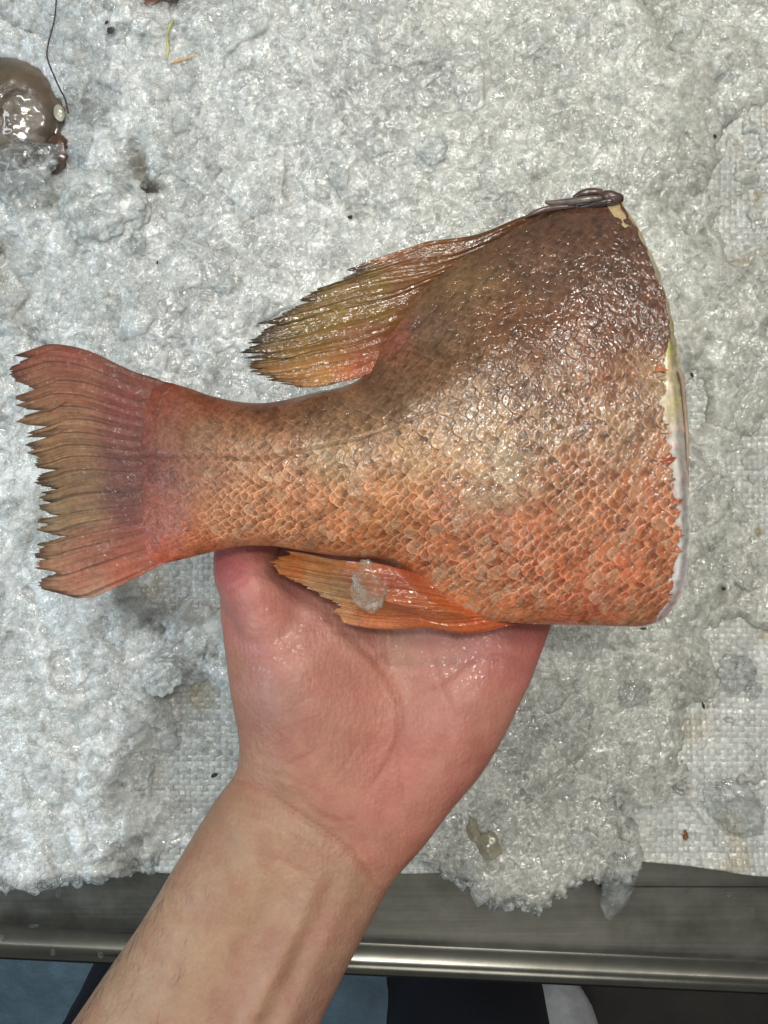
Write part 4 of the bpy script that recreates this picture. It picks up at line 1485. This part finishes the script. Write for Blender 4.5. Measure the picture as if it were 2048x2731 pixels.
kH = (CAMZ - ZH) / F
hx = co[:, 0] / kH + W / 2
hy = -co[:, 1] / kH + H / 2
up = smooth(-0.1, 0.7, nm[:, 2])


def gau(x0, y0, sx, sy, rot=0.0):
    c, s = math.cos(rot), math.sin(rot)
    dx, dy = hx - x0, hy - y0
    a, b = dx * c + dy * s, -dx * s + dy * c
    return np.exp(-(a / sx) ** 2 - (b / sy) ** 2)


def pdist(pts):
    c = curve(pts, np.linspace(0, 1, 60))
    best = np.full(n, 1e9)
    tb = np.zeros(n)
    for i in range(len(c) - 1):
        a, b = c[i], c[i + 1]
        ab = b - a
        t = np.clip(((hx - a[0]) * ab[0] + (hy - a[1]) * ab[1]) / (ab @ ab), 0, 1)
        d = np.hypot(hx - a[0] - t * ab[0], hy - a[1] - t * ab[1])
        m = d < best
        best[m] = d[m]
        tb[m] = (i + t[m]) / (len(c) - 1)
    return best, tb


dz = 0.0078 * gau(760, 1770, 135, 240, -0.25)              # ball of the thumb
dz += 0.0028 * gau(700, 1560, 70, 90)
dz += 0.0036 * gau(1230, 1930, 95, 230, 0.52)              # little-finger side
dz -= 0.0050 * gau(1060, 1760, 110, 240, 0.05)             # hollow of the palm
dz += 0.0016 * gau(1150, 1650, 60, 70) + 0.0016 * gau(1320, 1680, 60, 70)
dz -= 0.0022 * gau(800, 2130, 170, 40, 0.55)               # wrist
for pts, wd, a in (([(860, 2300), (790, 2440), (700, 2620), (600, 2830)], 26, 0.0022), ([(930, 2330), (860, 2480), (790, 2640), (700, 2850)], 34, 0.0016), ([(770, 2290), (690, 2440), (610, 2600)], 30, -0.0012),
                   ([(895, 2320), (822, 2470), (745, 2640), (640, 2860)], 26, -0.0008)):
    d_, t_ = pdist(pts)
    dz += a * np.exp(-(d_ / wd) ** 2) * np.sin(np.pi * np.clip(t_, 0.02, 0.98)) ** 0.5
creases = [([(600, 2085), (660, 2070), (719, 2086), (798, 2132), (871, 2179), (931, 2225), (977, 2278), (1008, 2335), (1040, 2370)], 6, 0.0011),
           ([(640, 2130), (720, 2148), (800, 2190), (870, 2240), (930, 2300)], 6, 0.0003),
           ([(700, 2230), (790, 2260), (870, 2320)], 8, 0.0002),
           ([(905, 1655), (940, 1690), (985, 1735), (1035, 1801), (1066, 1867), (1060, 1947), (1024, 2020), (975, 2085)], 6, 0.00085),
           ([(1066, 1850), (1058, 1930), (1060, 2010), (1078, 2110)], 5, 0.0005),
           ([(1140, 1700), (1160, 1770), (1185, 1840), (1215, 1890)], 6, 0.0005),
           ([(1022, 1670), (1032, 1740), (1050, 1820)], 5, 0.00035),
           ([(1300, 1700), (1230, 1760), (1160, 1810), (1080, 1850)], 7, 0.00045),
           ([(1395, 1760), (1350, 1740), (1290, 1735)], 6, 0.0004),
           ([(964, 2137), (920, 2150), (870, 2140), (830, 2110)], 6, 0.00045),
           ([(640, 2000), (700, 2030), (780, 2040), (850, 2070), (900, 2110)], 6, 0.0003),
           ([(770, 2010), (820, 1985), (880, 1950)], 5, 0.0004),
           ([(880, 2060), (930, 2000), (960, 1940)], 5, 0.0003),
           ([(595, 1590), (650, 1560), (700, 1520)], 6, 0.0003),
           ([(640, 1640), (720, 1600), (790, 1560)], 5, 0.0002),
           ([(760, 1900), (800, 1850), (850, 1820)], 4, 0.0002), ([(740, 1930), (800, 1900), (870, 1880)], 4, 0.0002), ([(780, 1990), (760, 1930), (740, 1870)], 4, 0.0002)]
cm = np.zeros(n)
for pts, wd, a in creases:
    d_, t_ = pdist(pts)
    e_ = np.sin(np.pi * np.clip(t_, 0.0, 1.0)) ** 0.6
    dz -= a * np.exp(-(d_ / wd) ** 2) * e_
    dz += 0.25 * a * np.exp(-((d_ - wd * 2.2) / wd) ** 2) * e_
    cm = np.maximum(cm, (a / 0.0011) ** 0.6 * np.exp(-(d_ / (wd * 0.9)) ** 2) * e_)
dz += 0.0007 * (fbm(hx / 70, hy / 70, 400, 3) - 0.5) * 2
co[:, 2] += dz * up
hm.vertices.foreach_set('co', co.astype(np.float32).ravel())
hm.update()
skin_anchor = [(630, 1500, (206, 92, 92)), (620, 1600, (204, 110, 104)), (720, 1560, (212, 122, 114)), (700, 1700, (204, 120, 112)), (640, 1750, (186, 118, 98)), (800, 1700, (206, 122, 110)), (760, 1850, (188, 122, 108)),
               (650, 1900, (184, 120, 98)), (900, 1800, (204, 118, 104)), (850, 1950, (200, 116, 100)), (960, 1700, (208, 120, 106)), (1060, 1700, (212, 130, 110)), (1150, 1700, (214, 122, 112)), (1300, 1700, (214, 112, 108)),
               (1420, 1700, (204, 98, 92)), (1000, 1850, (206, 108, 94)), (1150, 1850, (210, 116, 104)), (1300, 1850, (204, 110, 98)), (1060, 2000, (206, 98, 88)), (1200, 2000, (206, 106, 94)), (1000, 2100, (204, 104, 92)),
               (1100, 2150, (204, 106, 92)), (900, 2080, (200, 114, 96)), (1000, 2220, (198, 110, 92)), (700, 2050, (186, 124, 98)), (700, 2130, (184, 128, 100)), (820, 2200, (188, 130, 102)), (900, 2300, (184, 128, 102)),
               (600, 2200, (176, 126, 98)), (650, 2350, (184, 134, 104)), (800, 2400, (186, 130, 106)), (920, 2450, (184, 126, 104)), (500, 2450, (186, 136, 106)), (700, 2550, (188, 132, 108)), (850, 2600, (178, 122, 102)),
               (400, 2650, (184, 136, 108)), (600, 2700, (186, 134, 108)), (200, 2900, (184, 134, 106)), (1150, 1300, (208, 118, 106))]
skc = idw(hx, hy, skin_anchor, p=1.9) * (0.92 + 0.16 * fbm(hx / 40, hy / 40, 410, 3))[:, None]
blot = smooth(0.42, 0.62, fbm(hx / 55, hy / 70, 415, 4))[:, None]
skc = skc * (1 - blot * np.array([0.03, 0.13, 0.10]))
skc = (skc * 0.78 + 0.22 * skc.mean(-1, keepdims=True)) * np.array([0.78, 0.83, 0.73])
pm = np.exp(-((hx - 1120) / 330) ** 2 - ((hy - 1960) / 330) ** 2)[:, None]
skc = skc * (1 + pm * np.array([-0.07, 0.10, 0.06]))
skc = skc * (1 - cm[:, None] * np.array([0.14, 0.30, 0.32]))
wet = 0.7 * np.clip(gau(760, 1690, 60, 110, 0.2) + gau(1200, 1740, 130, 60) + gau(1310, 1760, 60, 50) + 0.5 * gau(840, 1640, 60, 60), 0, 1)
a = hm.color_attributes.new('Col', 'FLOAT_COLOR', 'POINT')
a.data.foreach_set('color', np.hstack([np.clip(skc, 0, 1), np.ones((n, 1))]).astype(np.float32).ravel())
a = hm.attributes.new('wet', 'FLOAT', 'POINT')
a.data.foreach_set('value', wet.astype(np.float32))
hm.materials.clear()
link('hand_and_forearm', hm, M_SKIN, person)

# fine hairs on the forearm
t = NT('arm_hair')
t.setp(Base_Color=(0.035, 0.028, 0.028, 1), Roughness=0.5)
M_HAIR = t.m
r = np.random.default_rng(3)
HV, HF = [], []
for i in range(120):
    if i < 85:
        y0 = r.uniform(2290, 2760)
        x0 = np.interp(y0, [2211, 2304, 2390, 2470, 2550, 2631, 2731, 2850], [525, 469, 420, 370, 309, 259, 191, 110]) + r.uniform(2, 26)
        zz = ZH + r.uniform(0.0, 0.010)
        ln = r.uniform(40, 120)
        a0 = math.radians(r.uniform(105, 135))
    else:
        f = r.uniform(0.06, 0.35)
        y0 = r.uniform(2320, 2740)
        xl = np.interp(y0, [2211, 2304, 2390, 2470, 2550, 2631, 2731, 2850], [525, 469, 420, 370, 309, 259, 191, 110])
        x0 = xl + 560 * f
        j = np.argmin((hx - x0) ** 2 + (hy - y0) ** 2 + 1e9 * (nm[:, 2] < 0.1))
        zz = co[j, 2] + 0.0002
        ln = r.uniform(30, 80)
        a0 = math.radians(r.uniform(95, 130))
    k = 7
    c = r.uniform(-0.5, 0.5)
    P = []
    x, y = x0, y0
    for s in range(k):
        P.append((x, y, zz + (0.0006 * math.sin(math.pi * s / (k - 1)))))
        aa = a0 + c * s / k
        x += ln / k * math.cos(aa)
        y += ln / k * math.sin(aa)
    for s, (x, y, z) in enumerate(P):
        X, Y = PX(x, y, ZH)
        rad = 0.00005 * (1 - 0.8 * s / (k - 1)) if i < 85 else 0.000035 * (1 - 0.8 * s / (k - 1))
        for q_ in range(3):
            HV.append((X + rad * math.cos(q_ * 2.09), Y + rad * math.sin(q_ * 2.09) * 0.6, z + rad * math.sin(q_ * 2.09)))
    b0 = i * k * 3
    for s in range(k - 1):
        for q_ in range(3):
            HF.append((b0 + s * 3 + q_, b0 + s * 3 + (q_ + 1) % 3, b0 + (s + 1) * 3 + (q_ + 1) % 3, b0 + (s + 1) * 3 + q_))
link('arm_hair', raw_mesh('arm_hair', HV, HF), M_HAIR, person)

# trousers and shoe far below the counter
M_DENIM = mat_simple('dark_denim', (0.0045, 0.006, 0.013), 0.85, 300, 0.4, 0.0006)
M_SHOE = mat_simple('pale_shoe', (0.30, 0.30, 0.31), 0.6, 60, 0.2, 0.001)


def leg_tube(name, pts, mat):
    """pts: (px, py, z, rx, ry) with picture positions taken on each point's own height"""
    V = []
    t_ = np.linspace(0, 1, 36)
    c = curve(pts, t_)
    nr = 40
    for (x, y, z, rx, ry) in c:
        for a in np.arange(nr) / nr * 2 * math.pi:
            wv = 1 + 0.03 * math.sin(3 * a + z * 30) + 0.02 * math.sin(7 * a - z * 50)
            V.append((x + rx * math.cos(a) * wv, y + ry * math.sin(a) * wv, z))
    me = raw_mesh(name, V, grid_faces(36, nr, wrap=True))
    bm = bmesh.new(); bm.from_mesh(me); bmesh.ops.holes_fill(bm, edges=bm.edges); bmesh.ops.recalc_face_normals(bm, faces=bm.faces); bm.to_mesh(me); bm.free()
    return link(name, me, mat, person)


def wpt(px, py, z):
    X, Y = PX(px, py, z)
    return float(X), float(Y)


# right leg: front seen from px 1035..1520 ; left leg: px 60..450
zk = -0.22
x0, y0 = wpt(1275, 2640, zk)
kk = (CAMZ - zk) / F
leg_tube('trouser_leg', [(x0, y0 - 0.085, zk + 0.03, 0.050, 0.062), (x0, y0 - 0.080, zk, 0.058, 0.070), (x0 + 0.004, y0 - 0.08, -0.45, 0.060, 0.068), (x0 + 0.01, y0 - 0.09, -0.62, 0.058, 0.062), (x0 + 0.015, y0 - 0.10, -0.80, 0.062, 0.070)], M_DENIM)
x1, y1 = wpt(330, 2590, zk)
leg_tube('trouser_leg', [(x1, y1 - 0.085, zk + 0.03, 0.046, 0.062), (x1, y1 - 0.080, zk, 0.050, 0.070), (x1 - 0.01, y1 - 0.08, -0.45, 0.056, 0.068), (x1 - 0.02, y1 - 0.09, -0.62, 0.058, 0.062), (x1 - 0.03, y1 - 0.10, -0.80, 0.062, 0.070)], M_DENIM)
sx, sy = wpt(1500, 2800, -0.80)
lump('shoe', (sx, sy, -0.81), (0.048, 0.085, 0.035), M_SHOE, seed=4, amp=0.05, sub=4, rot=0.12, parent=None, flatb=-0.9).parent = person
bpy.data.objects['shoe'].matrix_parent_inverse = Matrix.Translation(-person.location)

# ------------------------------------------------------------------ shellfish at the left, and scraps
M_SHELL = mat_simple('brown_shell', (0.085, 0.062, 0.040), 0.3, 70, 0.6, 0.0010, coat=0.7, sss=0.1)
M_SHELL_D = mat_simple('rust_shell', (0.055, 0.025, 0.012), 0.3, 160, 0.5, 0.0010, coat=0.8)
M_PINK = mat_simple('pink_flesh', (0.20, 0.10, 0.085), 0.3, 160, 0.5, 0.0010, coat=0.8)
M_PALE = mat_simple('pale_shell', (0.36, 0.34, 0.27), 0.3, 160, 0.3, 0.0008, coat=0.8)
pz = 0.003
px_, py_ = PX(40, 290, pz)
prawn = empty('shellfish', (float(px_), float(py_), pz), 'glossy brown shellfish with a long thin feeler, half buried in ice at the left', 'shellfish')
sh_out = [(-160, 190), (-80, 155), (0, 147), (45, 150), (90, 168), (130, 198), (158, 240), (176, 290), (178, 330), (160, 380), (140, 420), (100, 455), (0, 480), (-160, 470)]
FEEL = [(178, -60), (167, 10), (152, 60), (127, 115), (124, 150), (138, 190), (158, 235), (172, 262), (180, 300)]
oc = curve(sh_out, np.linspace(0, 1, 120))
cen = np.array([-30, 320.0])
rr = np.linspace(0, 1, 44)
PXY = cen + (oc[:, None] - cen) * rr[None, :, None]
X, Y = PX(PXY[..., 0], PXY[..., 1], pz)
Z = pz + 0.013 * np.sqrt(np.clip(1 - (rr[None] * 0.985) ** 2.4, 0, 1)) + 0.0007 * (fbm(PXY[..., 0] / 25, PXY[..., 1] / 25, 500, 3) - 0.5) - 0.004
seam = np.abs(np.hypot(PXY[..., 0] + 60, PXY[..., 1] - 300) - 215) < 5
Z = Z - 0.0006 * seam
me = raw_mesh('carapace', np.stack([X, Y, Z], -1), grid_faces(120, 44))
link('carapace', me, M_SHELL, prawn)
o = lump('tail_tip', (float(PX(158, 420, pz)[0]), float(PX(158, 420, pz)[1]), pz + 0.004), (0.0050, 0.0088, 0.0035), M_SHELL_D, seed=2, amp=0.25, sub=4, rot=-0.2, parent=prawn)
o = lump('shell_plate', (float(PX(166, 312, pz)[0]), float(PX(166, 312, pz)[1]), pz + 0.0045), (0.0024, 0.0036, 0.0012), M_PALE, seed=3, amp=0.1, sub=3, rot=0.2, parent=prawn)
for (a, b, c_, d) in ((2, 300, 6, 46), (14, 330, 5, 40), (-8, 340, 7, 50)):
    lump('leg', (float(PX(a, b, pz)[0]), float(PX(a, b, pz)[1]), pz + 0.0128), (c_ * k0, d * k0, 0.0022), M_PINK, seed=a + 20, amp=0.2, sub=4, rot=-0.15, parent=prawn)
M_FEEL = mat_simple('dark_feeler', (0.035, 0.012, 0.010), 0.4, 200, 0.3, 0.0002)
tube('feeler', [(x, y, max(surf_z(x, y), surf_z(x + 15, y), surf_z(x - 15, y), 0.010) + 0.0012) for x, y in FEEL], [0.00028, 0.00028, 0.0003, 0.00032, 0.00034, 0.00036, 0.00036, 0.0004, 0.0004], M_FEEL, prawn, zref=0.012)

# tips of another fish's fin at the upper edge of the picture
M_FINTIP = mat_simple('rust_fin', (0.11, 0.030, 0.014), 0.35, 200, 0.4, 0.0008, coat=0.7)


def flat_poly(name, pts, z, th, mat, parent=None, tilt=0.0):
    bm = bmesh.new()
    vs = []
    k = (CAMZ - z) / F
    for x, y in pts:
        X, Y = PX(x, y, z)
        vs.append(bm.verts.new((float(X), float(Y), z + tilt * (y - pts[0][1]) * k)))
    f = bm.faces.new(vs)
    r_ = bmesh.ops.extrude_face_region(bm, geom=[f])
    for v_ in r_['geom']:
        if isinstance(v_, bmesh.types.BMVert):
            v_.co.z -= th
    bmesh.ops.triangulate(bm, faces=bm.faces)
    bmesh.ops.subdivide_edges(bm, edges=bm.edges, cuts=2, use_grid_fill=True)
    bmesh.ops.recalc_face_normals(bm, faces=bm.faces)
    me = bpy.data.meshes.new(name)
    bm.to_mesh(me)
    bm.free()
    return link(name, me, mat, parent, smooth_=False)


o = flat_poly('fin_piece', [(300, -60), (340, -20), (372, 0), (357, 9), (372, 11), (383, 6), (392, 3), (382, 14), (398, 16), (412, 12), (425, 0), (440, -14), (452, -10), (445, 5), (462, 0), (480, -20), (560, -60)], 0.016, 0.0008, M_FINTIP, tilt=0.05)
tag(o, 'rust brown ragged fin tip poking in at the upper edge over the ice', 'fish fin')

M_DARK = mat_simple('dark_scrap', (0.025, 0.017, 0.012), 0.5, 300, 0.4, 0.0005)
M_RUST = mat_simple('rust_scrap', (0.16, 0.055, 0.015), 0.5, 300, 0.5, 0.0005)
scraps = [(934, 579, 6, 5, 'dark oval speck on the ice above the dorsal fin', M_DARK, 0.2), (295, 80, 10, 7, 'dark crumbly scrap on the ice near the feeler', M_DARK, 0.8), (284, 60, 6, 3, 'thin dark scrap just above the crumbly one near the feeler', M_DARK, 0.8),
          (340, 943, 7, 1.5, 'short black thread on the ice above the tail fin', M_DARK, -0.9), (1716, 1677, 7, 3, 'dark speck right under the lower corner of the cut', M_DARK, -0.1),
          (1876, 1882, 3, 9, 'dark splinter on the ice edge right of the palm', M_DARK, 0.3), (1827, 2228, 7, 14, 'rusty brown flake lying on the white sheet, lower right', M_RUST, 0.2),
          (1845, 1000, 4, 6, 'tiny dark speck right of the yellow part of the cut', M_DARK, 0.2), (1930, 1570, 5, 5, 'small dark speck on the ice right of the cut end', M_DARK, 0.4),
          (1907, 364, 4, 5, 'dark speck in the fold of the sheet at the upper right', M_DARK, 0.3), (420, 700, 2, 5, 'tiny dark speck in the ice above the tail', M_DARK, 0.1), (905, 660, 2, 5, 'dark splinter on the ice left of the dorsal fin top', M_DARK, -0.4),
          (592, 1505, 5, 2, 'dark thread on the ice between tail and thumb', M_DARK, 0.5), (570, 2068, 9, 5, 'brown scrap in the ice left of the wrist', M_DARK, 0.5)]
for i, (x, y, a, b, lb, m, r_) in enumerate(scraps):
    z = surf_z(x, y) + 0.0006
    X, Y = PX(x, y, z)
    o = lump('scrap', (float(X), float(Y), z), (a * k0, b * k0, 0.0005), m, seed=i + 50, amp=0.5, freq=2.0, sub=3, rot=r_)
    tag(o, lb, 'scrap', 'scraps scattered on the ice')
# dirty ice pebble near the counter edge
for (x, y, a, b, r_, lb) in ((1262, 2215, 18, 36, 0.25, 'upper half of the murky olive lump in the ice above the ledge'), (1305, 2258, 30, 36, 0.3, 'lower wider olive lump in the ice above the ledge')):
    z = surf_z(x, y)
    X, Y = PX(x, y, z)
    o = lump('pebble', (float(X), float(Y), z - 0.0005), (a * k0, b * k0, 0.0028), mat_simple('olive_ice', (0.24, 0.23, 0.165), 0.15, 120, 0.35, 0.001, coat=0.8, sss=0.4), seed=int(x), amp=0.2, sub=4, rot=r_)
    tag(o, lb, 'pebble', 'olive lumps in the ice')
M_YEL = mat_simple('yellow_strand', (0.42, 0.42, 0.16), 0.4, 200, 0.3, 0.0003)
M_ORG = mat_simple('orange_strand', (0.50, 0.30, 0.13), 0.4, 200, 0.3, 0.0003)
def zz_(x, y):
    return surf_z(x, y) + 0.0004
tag(tube('strand', [(x, y, zz_(x, y)) for x, y in ((480, 95), (470, 115), (463, 140), (464, 165), (460, 190))], [0.0003, 0.0007, 0.0005, 0.0007, 0.0003], M_YEL, zref=0.0), 'curved pale yellow strand lying on the ice', 'strand')
tag(tube('strand', [(x, y, zz_(x, y)) for x, y in ((470, 202), (490, 196), (512, 189), (535, 184))], [0.0003, 0.0007, 0.0006, 0.0003], M_ORG, zref=0.0), 'short straight orange strand lying on the ice', 'strand')
